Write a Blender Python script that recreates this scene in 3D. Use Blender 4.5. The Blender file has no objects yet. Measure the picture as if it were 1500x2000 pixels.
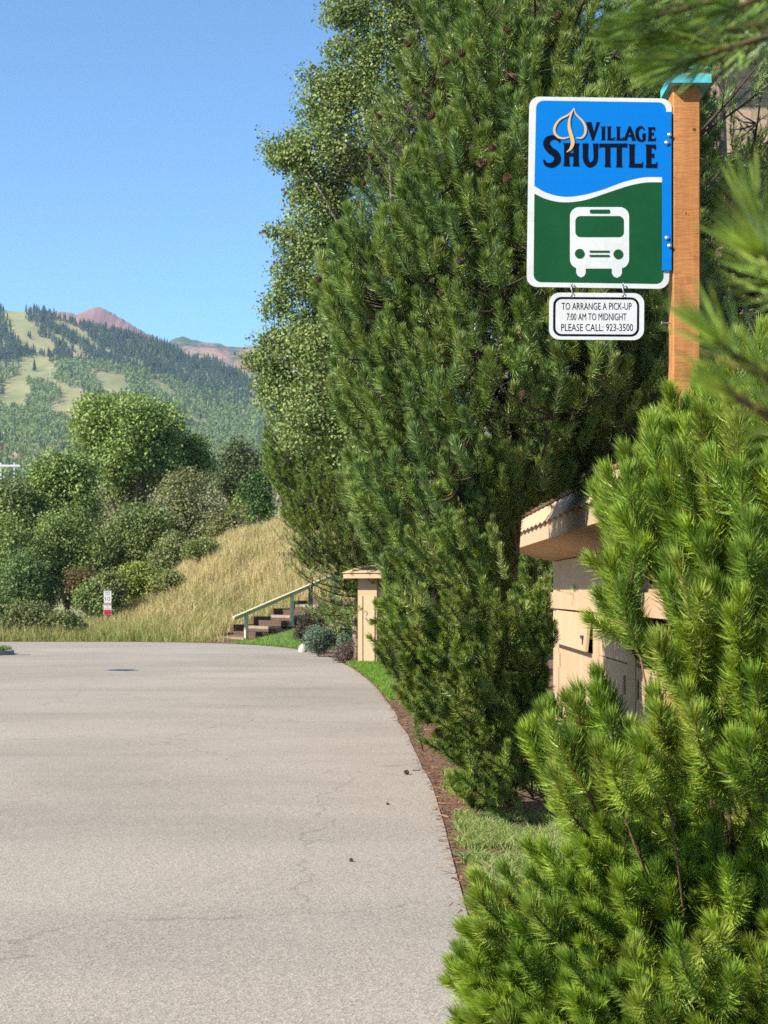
import bpy, math, random
import numpy as np
from mathutils import Vector
from mathutils.geometry import tessellate_polygon

SC = bpy.context.scene
COL = SC.collection
R = math.radians
FPX, CX, CY, EYE = 3000.0, 750.0, 1155.0, 1.58

# ------------------------------------------------------------------ camera
cam_data = bpy.data.cameras.new("camera")
cam = bpy.data.objects.new("camera", cam_data)
COL.objects.link(cam)
cam.location = (0, 0, EYE)
cam.rotation_euler = (R(90), 0, 0)
cam_data.sensor_fit = 'VERTICAL'
cam_data.sensor_height = 24
cam_data.lens = 36
cam_data.shift_y = (CY - 1000) / 2000
cam_data.clip_start = 0.05
cam_data.clip_end = 20000
cam_data.dof.use_dof = True
cam_data.dof.focus_distance = 7.0
cam_data.dof.aperture_fstop = 7.0
SC.camera = cam

# ------------------------------------------------------------------ light
SUN_EL, SUN_AZ = R(37), R(-124)          # azimuth clockwise from +Y
sdir = Vector((math.sin(SUN_AZ) * math.cos(SUN_EL), math.cos(SUN_AZ) * math.cos(SUN_EL), math.sin(SUN_EL)))
sun_data = bpy.data.lights.new("sun", 'SUN')
sun_data.energy = 5.0
sun_data.angle = R(0.5)
sun_data.color = (1.0, 0.94, 0.85)
sun = bpy.data.objects.new("sun", sun_data)
COL.objects.link(sun)
sun.rotation_euler = sdir.to_track_quat('Z', 'Y').to_euler()
sun.location = sdir * 50
w = bpy.data.worlds.new("World")
SC.world = w
w.use_nodes = True
nt = w.node_tree
sky = nt.nodes.new('ShaderNodeTexSky')
sky.sky_type = 'NISHITA'
sky.sun_disc = False
sky.sun_elevation = SUN_EL
sky.sun_rotation = SUN_AZ
sky.altitude = 2600
sky.air_density = 1.0
sky.dust_density = 0.15
sky.ozone_density = 3.0
bg = nt.nodes['Background']
bg.inputs['Strength'].default_value = 0.10
tint = nt.nodes.new('ShaderNodeMix')
tint.data_type = 'RGBA'
tint.blend_type = 'MULTIPLY'
tint.inputs[0].default_value = 1.0
tint.inputs[7].default_value = (0.83, 1.03, 1.08, 1)      # clear mountain air
nt.links.new(sky.outputs[0], tint.inputs[6])
nt.links.new(tint.outputs[2], bg.inputs['Color'])
SC.view_settings.view_transform = 'Standard'
SC.view_settings.look = 'None'
SC.view_settings.exposure = 1.2
SC.view_settings.gamma = 1
cy = SC.cycles
cy.max_bounces = 6
cy.diffuse_bounces = 3
cy.glossy_bounces = 2
cy.transmission_bounces = 4
cy.volume_bounces = 1
cy.sample_clamp_indirect = 6
cy.use_denoising = False
cy.caustics_reflective = False
cy.caustics_refractive = False

# ------------------------------------------------------------------ helpers
rng = np.random.default_rng(7)


def P(px, py, Y):
    return np.array([(px - CX) / FPX * Y, Y, EYE + (CY - py) / FPX * Y])


def proj(p):
    p = np.asarray(p)
    return np.stack([CX + FPX * p[..., 0] / p[..., 1], CY - FPX * (p[..., 2] - EYE) / p[..., 1]], -1)


def smooth(a, b, x):
    t = np.clip((x - a) / (b - a), 0, 1)
    return t * t * (3 - 2 * t)


def nrm(v):
    v = np.asarray(v, float)
    return v / (np.linalg.norm(v, axis=-1, keepdims=True) + 1e-9)


def inpoly(px, py, poly):
    poly = np.asarray(poly, float)
    px = np.asarray(px, float)
    py = np.asarray(py, float)
    ins = np.zeros(px.shape, bool)
    n = len(poly)
    for i in range(n):
        x0, y0 = poly[i]
        x1, y1 = poly[(i + 1) % n]
        c = ((y0 > py) != (y1 > py)) & (px < (x1 - x0) * (py - y0) / (y1 - y0 + 1e-12) + x0)
        ins ^= c
    return ins


def edge_dist(px, py, poly):
    poly = np.asarray(poly, float)
    d = np.full(np.shape(px), 1e9)
    for i in range(len(poly)):
        a = poly[i]
        b = poly[(i + 1) % len(poly)]
        ab = b - a
        t = np.clip(((px - a[0]) * ab[0] + (py - a[1]) * ab[1]) / (ab @ ab + 1e-9), 0, 1)
        d = np.minimum(d, np.hypot(px - a[0] - t * ab[0], py - a[1] - t * ab[1]))
    return d


class MB:
    """collects vertices and faces for ONE mesh"""

    def __init__(s):
        s.v, s.f, s.c, s.n = [], [], [], 0

    def add(s, v, faces, col=None):
        v = np.asarray(v, np.float32).reshape(-1, 3)
        for f in faces:
            f = np.asarray(f, np.int64)
            if f.size:
                s.f.append(f + s.n)
        if col is None:
            col = np.ones((len(v), 3), np.float32)
        col = np.asarray(col, np.float32)
        if col.ndim == 1:
            col = np.repeat(col[None], len(v), 0)
        s.v.append(v)
        s.c.append(col)
        s.n += len(v)

    def box(s, c, size, rot=None, col=None):
        h = np.asarray(size, float) / 2
        v = np.array([[x, y, z] for x in (-1, 1) for y in (-1, 1) for z in (-1, 1)], float) * h
        if rot is not None:
            if np.isscalar(rot):
                ca, sa = math.cos(rot), math.sin(rot)
                rot = np.array([[ca, -sa, 0], [sa, ca, 0], [0, 0, 1]])
            v = v @ np.asarray(rot).T
        s.add(v + np.asarray(c, float), [np.array([[0, 1, 3, 2], [4, 6, 7, 5], [0, 4, 5, 1], [2, 3, 7, 6], [0, 2, 6, 4], [1, 5, 7, 3]])], col)

    def tube(s, pts, rad, sides=6, col=None, cap=True):
        pts = np.asarray(pts, float)
        k = len(pts)
        rad = np.broadcast_to(np.asarray(rad, float), (k,))
        t = nrm(np.gradient(pts, axis=0))
        up = np.array([0, 0, 1.0]) if abs(t[:, 2]).mean() < 0.9 else np.array([1.0, 0, 0])
        a = nrm(np.cross(t, up))
        b = np.cross(t, a)
        ang = np.arange(sides) / sides * 2 * math.pi
        v = pts[:, None] + rad[:, None, None] * (np.cos(ang)[None, :, None] * a[:, None] + np.sin(ang)[None, :, None] * b[:, None])
        i = np.arange(k - 1)[:, None] * sides
        j = np.arange(sides)[None]
        j2 = (j + 1) % sides
        f = np.stack([i + j, i + j2, i + sides + j2, i + sides + j], -1).reshape(-1, 4)
        fs = [f]
        if cap:
            fs += [np.arange(sides)[::-1][None], (np.arange(sides) + (k - 1) * sides)[None]]
        s.add(v.reshape(-1, 3), fs, col)

    def prism(s, outline, y0, y1, col=None):
        """outline: list of (x,z), extruded from y0 to y1"""
        n = len(outline)
        o = np.asarray(outline, float)
        v = np.concatenate([np.c_[o[:, 0], np.full(n, y0), o[:, 1]], np.c_[o[:, 0], np.full(n, y1), o[:, 1]]])
        tri = tess(o)
        sd = np.array([[i, (i + 1) % n, n + (i + 1) % n, n + i] for i in range(n)])
        s.add(v, [tri, tri[:, ::-1] + n, sd], col)

    def build(s, name, mat, parent=None, smooth_shade=False):
        me = bpy.data.meshes.new(name)
        v = np.concatenate(s.v)
        c = np.concatenate(s.c)
        me.vertices.add(len(v))
        me.vertices.foreach_set('co', v.ravel())
        tot = [np.full(len(f), f.shape[1], np.int32) for f in s.f]
        lt = np.concatenate(tot)
        li = np.concatenate([f.ravel() for f in s.f]).astype(np.int32)
        me.loops.add(len(li))
        me.loops.foreach_set('vertex_index', li)
        me.polygons.add(len(lt))
        ls = np.zeros(len(lt), np.int32)
        ls[1:] = np.cumsum(lt)[:-1]
        me.polygons.foreach_set('loop_start', ls)
        me.polygons.foreach_set('loop_total', lt)
        me.polygons.foreach_set('use_smooth', np.full(len(lt), bool(smooth_shade)))
        at = me.color_attributes.new('Col', 'FLOAT_COLOR', 'POINT')
        at.data.foreach_set('color', np.c_[c, np.ones(len(c))].astype(np.float32).ravel())
        me.update(calc_edges=True)
        me.validate()
        me.materials.append(mat)
        o = bpy.data.objects.new(name, me)
        COL.objects.link(o)
        if parent is not None:
            o.parent = parent
        return o


def tess(o):
    o = np.asarray(o, float)
    t = tessellate_polygon([[Vector((p[0], p[1], 0)) for p in o]])
    return np.array(t, np.int64).reshape(-1, 3)


def tag(o, label=None, cat=None, group=None, kind=None):
    if label:
        o['label'] = label
    if cat:
        o['category'] = cat
    if group:
        o['group'] = group
    if kind:
        o['kind'] = kind
    return o


def thing(name, label, cat, loc=(0, 0, 0), group=None, rz=0):
    o = bpy.data.objects.new(name, None)
    o.empty_display_size = 0.2
    COL.objects.link(o)
    o.location = loc
    o.rotation_euler = (0, 0, rz)
    return tag(o, label, cat, group)


# ------------------------------------------------------------------ materials
def new_mat(name):
    m = bpy.data.materials.new(name)
    m.use_nodes = True
    t = m.node_tree
    return m, t, t.nodes['Principled BSDF']


def noise(t, scale, detail=4, rough=0.6, vec=None, dist=0.0):
    n = t.nodes.new('ShaderNodeTexNoise')
    n.inputs['Scale'].default_value = scale
    n.inputs['Detail'].default_value = detail
    n.inputs['Roughness'].default_value = rough
    n.inputs['Distortion'].default_value = dist
    if vec is not None:
        t.links.new(vec, n.inputs['Vector'])
    return n.outputs['Fac']


def coords(t, scale=(1, 1, 1), kind='Object'):
    tc = t.nodes.new('ShaderNodeTexCoord')
    mp = t.nodes.new('ShaderNodeMapping')
    mp.inputs['Scale'].default_value = scale
    t.links.new(tc.outputs[kind], mp.inputs['Vector'])
    return mp.outputs[0]


def ramp(t, fac, stops):
    r = t.nodes.new('ShaderNodeValToRGB')
    el = r.color_ramp.elements
    while len(el) < len(stops):
        el.new(0.5)
    for e, (p, c) in zip(el, stops):
        e.position = p
        e.color = (*c, 1) if len(c) == 3 else c
    t.links.new(fac, r.inputs['Fac'])
    return r.outputs['Color']


def mix(t, fac, a, b, mode='MIX'):
    m = t.nodes.new('ShaderNodeMix')
    m.data_type = 'RGBA'
    m.blend_type = mode
    for sock, val in ((m.inputs[0], fac), (m.inputs[6], a), (m.inputs[7], b)):
        if hasattr(val, 'links'):
            t.links.new(val, sock)
        elif isinstance(val, (int, float)):
            sock.default_value = val
        else:
            sock.default_value = (*val, 1)
    return m.outputs[2]


def bump(t, bsdf, h, strength=0.3, dist=0.01):
    b = t.nodes.new('ShaderNodeBump')
    b.inputs['Strength'].default_value = strength
    b.inputs['Distance'].default_value = dist
    t.links.new(h, b.inputs['Height'])
    t.links.new(b.outputs[0], bsdf.inputs['Normal'])


def simple(name, c1, c2=None, scale=3.0, rough=0.7, bmp=0.0, stretch=(1, 1, 1), metallic=0.0, spec=0.3, fine=0.0):
    m, t, b = new_mat(name)
    c2 = c2 or tuple(x * 0.8 for x in c1)
    v = coords(t, stretch)
    n = noise(t, scale, 6, 0.65, v)
    c = ramp(t, n, [(0.32, c2), (0.68, c1)])
    if fine:
        n2 = noise(t, scale * 14, 3, 0.6, v)
        c = mix(t, fine, c, ramp(t, n2, [(0.3, (0.2, 0.2, 0.2)), (0.7, (1, 1, 1))]), 'MULTIPLY')
    t.links.new(c, b.inputs['Base Color'])
    b.inputs['Roughness'].default_value = rough
    b.inputs['Metallic'].default_value = metallic
    b.inputs['Specular IOR Level'].default_value = spec
    if bmp:
        bump(t, b, noise(t, scale * 4, 5, 0.6, v), bmp, 0.02)
    return m


def foliage(name, rough=0.45, transl=0.25, spec=0.35, tint=(1.15, 1.1, 0.5)):
    """leaf colour comes from the per-leaf tint attribute"""
    m, t, b = new_mat(name)
    at = t.nodes.new('ShaderNodeAttribute')
    at.attribute_name = 'Col'
    t.links.new(at.outputs['Color'], b.inputs['Base Color'])
    b.inputs['Roughness'].default_value = rough
    b.inputs['Specular IOR Level'].default_value = spec
    tr = t.nodes.new('ShaderNodeBsdfTranslucent')
    t.links.new(mix(t, 1.0, at.outputs['Color'], tint, 'MULTIPLY'), tr.inputs['Color'])
    ms = t.nodes.new('ShaderNodeMixShader')
    ms.inputs[0].default_value = transl
    t.links.new(b.outputs[0], ms.inputs[1])
    t.links.new(tr.outputs[0], ms.inputs[2])
    t.links.new(ms.outputs[0], t.nodes['Material Output'].inputs['Surface'])
    return m


M = {}
M['needle'] = foliage('pine_needle', 0.40, 0.14, 0.5)
M['fresh_needle'] = foliage('fresh_pine_needle', 0.38, 0.2, 0.5)
M['leaf'] = foliage('broad_leaf', 0.5, 0.2, 0.3)
M['grass'] = foliage('grass_blade', 0.6, 0.35, 0.2)
M['bark'] = simple('pine_bark', (0.09, 0.06, 0.042), (0.03, 0.02, 0.015), 9, 0.9, 0.6, (1, 1, 0.35))
M['palebark'] = simple('pale_bark', (0.42, 0.33, 0.24), (0.12, 0.075, 0.05), 14, 0.9, 0.8, (1, 1, 0.5))
M['twig'] = simple('twig_bark', (0.17, 0.105, 0.055), (0.08, 0.05, 0.028), 60, 0.85, 0.3)
M['bud'] = simple('bud_scale', (0.42, 0.15, 0.06), (0.22, 0.08, 0.04), 60, 0.7)
M['cone'] = simple('cone_scale', (0.17, 0.085, 0.05), (0.06, 0.03, 0.02), 90, 0.7)
M['greytrunk'] = simple('grey_trunk', (0.24, 0.19, 0.14), (0.09, 0.07, 0.05), 8, 0.9, 0.4)
M['aspenbark'] = simple('aspen_bark', (0.6, 0.57, 0.48), (0.25, 0.23, 0.19), 6, 0.85)


# ------------------------------------------------------------------ terrain
EDGE = np.array([(0.95, -12), (0.6, 0), (0.45, 4), (0.40, 6), (0.41, 8), (0.40, 10.1), (0.34, 14.3), (0.13, 20), (-0.2, 26), (-0.68, 31.5), (-1.25, 36),
                 (-2.0, 40), (-2.9, 42.8), (-4.1, 45), (-5.6, 46.3), (-7.5, 47), (-10, 47.2), (-14, 47.0), (-60, 46.5)])


def edge_x(Y):
    return np.interp(Y, EDGE[:12, 1], EDGE[:12, 0])


def ground_z(X, Y):
    X = np.asarray(X, float)
    Y = np.asarray(Y, float)
    Y0 = np.interp(X, [-60, -10, -5, -2, 0, 3, 40], [48.2, 48.2, 46.9, 44.0, 42.0, 36, 30])
    wd = np.interp(X, [-6.5, -2], [13.5, 22])
    q_ = (X + 11.6) / 7.6
    Hx = 4.9 * np.clip(np.where(q_ > 0.8, 0.8 + 0.2 * smooth(0.0, 1.0, (q_ - 0.8) / 0.45), np.maximum(q_, 0) ** 1.12 * 0.8 ** -0.12), 0, 1)
    z = Hx * smooth(0, 1, (Y - Y0) / wd)
    z = z * (1 - smooth(64, 90, Y))
    z = z - 7 * smooth(72, 150, Y) * (Y > 72)
    z = z + 0.02
    z = z + (0.10 * np.sin(X * 1.3 + Y * 0.7) + 0.09 * np.sin(X * 2.9 - Y * 1.7 + 1)) * smooth(0.4, 1.5, z)
    return z


def axis(lo, f0, f1, hi, fine, far=14):
    a = -np.geomspace(1, 1 + (f0 - lo), far)[::-1] + f0 + 1
    b = np.arange(f0, f1, fine)
    c = np.geomspace(1, 1 + (hi - f1), far) + f1 - 1
    return np.unique(np.concatenate([a, b, c]))


xs = axis(-6000, -30, 20, 6000, 0.6)
ys = axis(-300, -10, 80, 9000, 0.7)
gx, gy = np.meshgrid(xs, ys, indexing='ij')
gz = ground_z(gx, gy)


def grid_faces(n, m):
    i = np.arange(n - 1)[:, None] * m
    j = np.arange(m - 1)[None]
    return np.stack([i + j, i + m + j, i + m + j + 1, i + j + 1], -1).reshape(-1, 4)


mg, t, b = new_mat('soil_and_litter')
v = coords(t)
c = ramp(t, noise(t, 1.2, 6, 0.7, v), [(0.35, (0.10, 0.075, 0.04)), (0.65, (0.16, 0.10, 0.06))])
c = mix(t, 0.8, c, ramp(t, noise(t, 45, 4, 0.7, v), [(0.3, (0.25, 0.2, 0.17)), (0.72, (1.5, 1.2, 1.0))]), 'MULTIPLY')
t.links.new(c, b.inputs['Base Color'])
b.inputs['Roughness'].default_value = 0.95
bump(t, b, noise(t, 60, 4, 0.7, v), 0.6, 0.02)
mb = MB()
mb.add(np.stack([gx, gy, gz], -1), [grid_faces(len(xs), len(ys))])
g = mb.build('ground', mg, smooth_shade=True)
tag(g, 'brown soil and litter ground beside the road', kind='structure')

# road: one sheet 4 cm proud of the soil, with a ragged right edge
ms_, t, b = new_mat('worn_asphalt')
v = coords(t)
big = noise(t, 0.3, 6, 0.62, coords(t, (0.6, 0.8, 1)), 0.6)
streak = noise(t, 0.5, 5, 0.62, coords(t, (0.35, 1.6, 1)), 0.4)
c = ramp(t, big, [(0.3, (0.235, 0.213, 0.18)), (0.68, (0.32, 0.289, 0.246))])
c = mix(t, 0.3, c, ramp(t, streak, [(0.33, (0.7, 0.71, 0.73)), (0.5, (1, 1, 1))]), 'MULTIPLY')
vor = t.nodes.new('ShaderNodeTexVoronoi')
vor.inputs['Scale'].default_value = 105
t.links.new(v, vor.inputs['Vector'])
grain = ramp(t, vor.outputs['Color'], [(0.0, (0.52, 0.5, 0.48)), (0.35, (0.84, 0.83, 0.81)), (0.7, (1.08, 1.06, 1.04)), (1.0, (1.5, 1.42, 1.34))])
c = mix(t, 0.85, c, grain, 'MULTIPLY')
fine = ramp(t, noise(t, 260, 3, 0.7, v), [(0.3, (0.62, 0.6, 0.58)), (0.7, (1.25, 1.22, 1.2))])
c = mix(t, 0.6, c, fine, 'MULTIPLY')
# rusty gravel bits worn loose near the camera
rust = ramp(t, noise(t, 34, 4, 0.75, v), [(0.62, (1, 1, 1)), (0.72, (0.92, 0.68, 0.55))])
c = mix(t, 0.5, c, rust, 'MULTIPLY')
# hairline cracks
vc = t.nodes.new('ShaderNodeTexVoronoi')
vc.feature = 'DISTANCE_TO_EDGE'
vc.inputs['Scale'].default_value = 0.22
wv = t.nodes.new('ShaderNodeVectorMath')
wv.operation = 'ADD'
nn = t.nodes.new('ShaderNodeTexNoise')
nn.inputs['Scale'].default_value = 1.4
nn.inputs['Detail'].default_value = 6
t.links.new(v, nn.inputs['Vector'])
t.links.new(nn.outputs['Color'], wv.inputs[0])
t.links.new(v, wv.inputs[1])
t.links.new(wv.outputs[0], vc.inputs['Vector'])
crack = ramp(t, vc.outputs['Distance'], [(0.0, (0.6, 0.58, 0.56)), (0.004, (1, 1, 1))])
c = mix(t, 0.6, c, crack, 'MULTIPLY')
t.links.new(c, b.inputs['Base Color'])
b.inputs['Roughness'].default_value = 0.9
b.inputs['Specular IOR Level'].default_value = 0.25
bump(t, b, vor.outputs['Distance'], 0.35, 0.006)
eg = []
for (x0, y0), (x1, y1) in zip(EDGE[:-1], EDGE[1:]):
    n = max(2, int(math.hypot(x1 - x0, y1 - y0) / 0.12)) if y0 < 46 else 20
    for k in range(n):
        u = k / n
        eg.append((x0 + (x1 - x0) * u, y0 + (y1 - y0) * u))
eg = np.array(eg + [tuple(EDGE[-1])])
# smooth the centre line, then roughen it
for _ in range(14):
    eg[1:-1] = 0.25 * eg[:-2] + 0.5 * eg[1:-1] + 0.25 * eg[2:]
jit = rng.normal(0, 0.03, len(eg))
eg[:, 0] += np.convolve(np.convolve(jit, np.ones(9) / 9, 'same'), np.ones(5) / 5, 'same')
out = [tuple(p) for p in eg] + [(-60, -12)]
mb = MB()
n = len(out)
o = np.array(out)
vv = np.concatenate([np.c_[o, np.full(n, 0.03)], np.c_[o, np.full(n, -0.05)]])
tr = tess(o)
mb.add(vv, [tr, np.array([[i, (i + 1) % n, n + (i + 1) % n, n + i] for i in range(n)])])
rd = mb.build('road', ms_)
tag(rd, 'pale worn asphalt road curving left', kind='structure')
SMOOTH_EDGE = eg


def edge_right(Y):
    e = SMOOTH_EDGE[SMOOTH_EDGE[:, 1] < 46]
    return np.interp(Y, e[:, 1], e[:, 0])


# ------------------------------------------------------------------ sign
def tri_sheet(polys, plane_y, step=0.0002):
    """flat decal: every polygon a hair further forward than the last"""
    m = MB()
    for k, pl in enumerate(polys):
        pl = np.asarray(pl, float)
        tr = tess(pl)
        m.add(np.c_[pl[:, 0], np.full(len(pl), plane_y - k * step), pl[:, 1]], [tr])
    return m


SX, SY0, SS = 486.0, 1075.0, 2.858 * 600      # crop pixels -> metres on the sign


def S(pts):
    a = np.asarray(pts, float)
    return np.c_[(a[:, 0] - SX) / SS, (SY0 - a[:, 1]) / SS]


def rrect(x0, y0, x1, y1, r, n=8, rot=0.0, c=None):
    p = []
    for (cx_, cy_, a0) in ((x1 - r, y0 + r, -90), (x1 - r, y1 - r, 0), (x0 + r, y1 - r, 90), (x0 + r, y0 + r, 180)):
        for k in range(n + 1):
            a = R(a0 + 90 * k / n)
            p.append((cx_ + r * math.cos(a), cy_ + r * math.sin(a)))
    p = np.array(p)
    if rot:
        c = np.array(c if c is not None else ((x0 + x1) / 2, (y0 + y1) / 2))
        ca, sa = math.cos(rot), math.sin(rot)
        p = (p - c) @ np.array([[ca, sa], [-sa, ca]]) + c
    return p


def circ(cx_, cy_, r, n=24):
    a = np.arange(n) / n * 2 * math.pi
    return np.c_[cx_ + r * np.cos(a), cy_ + r * np.sin(a)]


def spline(pts, n=10):
    p = np.asarray(pts, float)
    p = np.vstack([2 * p[0] - p[1], p, 2 * p[-1] - p[-2]])
    o = []
    for i in range(1, len(p) - 2):
        for k in range(n):
            u = k / n
            o.append(0.5 * (2 * p[i] + (p[i + 1] - p[i - 1]) * u + (2 * p[i - 1] - 5 * p[i] + 4 * p[i + 1] - p[i + 2]) * u * u
                            + (3 * p[i] - p[i - 1] - 3 * p[i + 1] + p[i + 2]) * u ** 3))
    o.append(p[-2])
    return np.array(o)


def brush(pts, widths, n=10):
    """variable-width stroke outline as one polygon"""
    c = spline(pts, n)
    wv_ = np.interp(np.linspace(0, 1, len(c)), np.linspace(0, 1, len(widths)), widths) / 2
    d = np.gradient(c, axis=0)
    d /= np.linalg.norm(d, axis=1, keepdims=True) + 1e-9
    nn_ = np.c_[-d[:, 1], d[:, 0]] * wv_[:, None]
    return np.vstack([c + nn_, (c - nn_)[::-1]])


def stem(x0, x1, y0, y1, f=5, fl=14):
    return [(x0 - f, y0), (x1 + f, y0), (x1, y0 + fl), (x1, y1 - fl), (x1 + f, y1), (x0 - f, y1), (x0, y1 - fl), (x0, y0 + fl)]


def arm(x0, x1, y0, y1, up=0, dn=0, sl=6):
    """horizontal arm with a flared right end"""
    return [(x0, y0), (x1 - 8, y0), (x1 + 2, y0 - up), (x1 - sl + 6, y1 + dn), (x1 - sl - 6, y1), (x0, y1)]


def skew(polys):
    """writing follows the sign's slight tilt"""
    k = math.tan(R(1.0))
    return [np.c_[np.asarray(p)[:, 0], np.asarray(p)[:, 1] + (np.asarray(p)[:, 0] - 486) * k] for p in polys]


M['signwhite'] = simple('sign_white', (0.55, 0.555, 0.53), (0.47, 0.47, 0.445), 9, 0.5, 0, spec=0.15, fine=0.12)
M['signblue'] = simple('sign_blue', (0.0, 0.142, 0.46), (0.004, 0.122, 0.40), 5, 0.35, 0.04, (0.15, 1, 9), spec=0.12)
M['signgreen'] = simple('sign_green', (0.007, 0.064, 0.021), (0.005, 0.052, 0.017), 7, 0.5, 0.04, spec=0.1)
M['signnavy'] = simple('sign_navy', (0.003, 0.005, 0.012), None, 5, 0.6, spec=0.05)
M['signgold'] = simple('sign_gold', (0.58, 0.36, 0.13), (0.5, 0.31, 0.11), 30, 0.4)
M['steel'] = simple('zinc_steel', (0.55, 0.56, 0.57), (0.35, 0.35, 0.36), 40, 0.35, metallic=0.8)
M['teal'] = simple('teal_paint', (0.03, 0.36, 0.33), (0.10, 0.42, 0.50), 9, 0.5)
M['black'] = simple('black_paint', (0.012, 0.012, 0.014), None, 8, 0.5)

# rough-sawn stained post
mp_, t, b = new_mat('stained_rough_cedar')
v = coords(t)
c = ramp(t, noise(t, 5, 6, 0.6, coords(t, (6, 6, 0.6)), 0.3), [(0.3, (0.28, 0.105, 0.028)), (0.7, (0.42, 0.18, 0.058))])
saw = noise(t, 150, 3, 0.6, coords(t, (0.12, 0.12, 1)))
c = mix(t, 0.45, c, ramp(t, saw, [(0.3, (0.62, 0.58, 0.55)), (0.62, (1.1, 1.1, 1.1))]), 'MULTIPLY')
spots = ramp(t, noise(t, 16, 5, 0.7, v), [(0.3, (0.6, 0.5, 0.45)), (0.42, (1, 1, 1))])
c = mix(t, 0.6, c, spots, 'MULTIPLY')
t.links.new(c, b.inputs['Base Color'])
b.inputs['Roughness'].default_value = 0.75
b.inputs['Specular IOR Level'].default_value = 0.25
bump(t, b, saw, 0.5, 0.004)
M['cedar'] = mp_

YS = 5.0
pxc = lambda cx_, cy_: P(1000 + cx_ / 2.858, cy_ / 2.858, YS)
sign_c = pxc(SX, SY0)
post_x = (1314 - 750) / 600
root = thing('bus_stop_sign', 'tall orange cedar post with blue and green village shuttle sign', 'bus stop sign', (post_x + 0.0445, YS + 0.04, 0))
rz = root.location


def child_build(mb_, name, mat, parent, loc=None, smooth_shade=False):
    """mesh given in world coordinates, parented without moving"""
    base = np.array(parent.location)
    p = parent.parent
    while p is not None:
        base = base + np.array(p.location)
        p = p.parent
    mb_.v = [vv_ - base.astype(np.float32) for vv_ in mb_.v]
    return mb_.build(name, mat, parent, smooth_shade)


mb = MB()
pz = EYE + (CY - 165) / 600
ch = 0.004
hw = 0.0445
oc = [(-hw, -hw + ch), (-hw + ch, -hw), (hw - ch, -hw), (hw, -hw + ch), (hw, hw - ch), (hw - ch, hw), (-hw + ch, hw), (-hw, hw - ch)]
vb = np.array([(x + rz.x, y + rz.y, 0.0) for x, y in oc] + [(x + rz.x, y + rz.y, pz) for x, y in oc])
mb.add(vb, [np.array([[i, (i + 1) % 8, 8 + (i + 1) % 8, 8 + i] for i in range(8)]), np.arange(8)[::-1][None], np.arange(8, 16)[None]])
# knots
post = child_build(mb, 'post', M['cedar'], root)
M['knot'] = simple('wood_knot', (0.10, 0.03, 0.012), None, 40, 0.8)
for (cx_, cy_, r_) in ((1016, 725, 0.006), (970, 1193, 0.003)):
    mb = MB()
    q = pxc(cx_, cy_)
    a = np.arange(10) / 10 * 2 * math.pi
    mb.add(np.c_[q[0] + r_ * np.cos(a), np.full(10, rz.y - hw - 0.0006), q[2] + r_ * 0.8 * np.sin(a)], [np.arange(10)[None]])
    child_build(mb, 'knot', M['knot'], root)
# teal weathered cap: drip band, batten and low pyramid
mb = MB()
cz = pz - 0.02
cxp, cyp = rz.x + 0.005, rz.y
mb.box((cxp, cyp, cz + 0.026), (0.135, 0.165, 0.028))
ho, hi_ = 0.0675, 0.0825
mb2 = MB()
mb2.box((cxp, cyp, cz + 0.049), (0.118, 0.148, 0.014))
mb.add([(cxp - ho, cyp - hi_, cz + 0.058), (cxp + ho, cyp - hi_, cz + 0.058), (cxp + ho, cyp + hi_, cz + 0.058), (cxp - ho, cyp + hi_, cz + 0.058),
        (cxp - 0.02, cyp - 0.03, cz + 0.105), (cxp + 0.02, cyp - 0.03, cz + 0.105), (cxp + 0.02, cyp + 0.03, cz + 0.105), (cxp - 0.02, cyp + 0.03, cz + 0.105)],
       [np.array([[0, 1, 5, 4], [1, 2, 6, 5], [2, 3, 7, 6], [3, 0, 4, 7], [4, 5, 6, 7], [3, 2, 1, 0]])])
cap = child_build(mb, 'post_cap', M['teal'], root)
child_build(mb2, 'cap_batten', M['palebark'], cap)

# panel (local x,z about its own origin)
panel_o = rrect(89, 545, 884, 1607, 58, 8, R(0.85))
mb = MB()
mb.prism([tuple(p) for p in S(panel_o)], -0.0012, 0.0012)
panel = mb.build('sign_panel', M['signwhite'], root)
panel.location = Vector(sign_c) - root.location
inner = rrect(127, 567, 852, 1580, 42, 8, R(0.85))
wave_hi = spline([(100, 1020), (128, 1040), (190, 1075), (280, 1097), (380, 1091), (500, 1060), (620, 1016), (720, 992), (780, 988), (870, 990)], 6)
wave_lo = spline([(100, 1062), (128, 1083), (200, 1115), (290, 1130), (400, 1119), (520, 1081), (640, 1041), (720, 1023), (780, 1018), (870, 1019)], 6)


def clip_wave(poly, wave, upper):
    wy = lambda x: np.interp(x, wave[:, 0], wave[:, 1])
    keep = [p for p in poly if (p[1] < wy(p[0])) == upper]
    xl, xr = 124.5, 850.5
    mid = wave[(wave[:, 0] > xl + 1) & (wave[:, 0] < xr - 1)]
    mid = [(xl, wy(xl))] + [tuple(p) for p in mid] + [(xr, wy(xr))]
    # order: keep is a contiguous run of the rounded rectangle
    n_ = len(poly)
    flags = [(p[1] < wy(p[0])) == upper for p in poly]
    st = next(i for i in range(n_) if flags[i] and not flags[i - 1])
    run = []
    i = st
    while flags[i % n_] and len(run) < n_:
        run.append(tuple(poly[i % n_]))
        i += 1
    if run[-1][0] > run[0][0]:
        mid = mid[::-1]
    return run + mid


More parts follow.
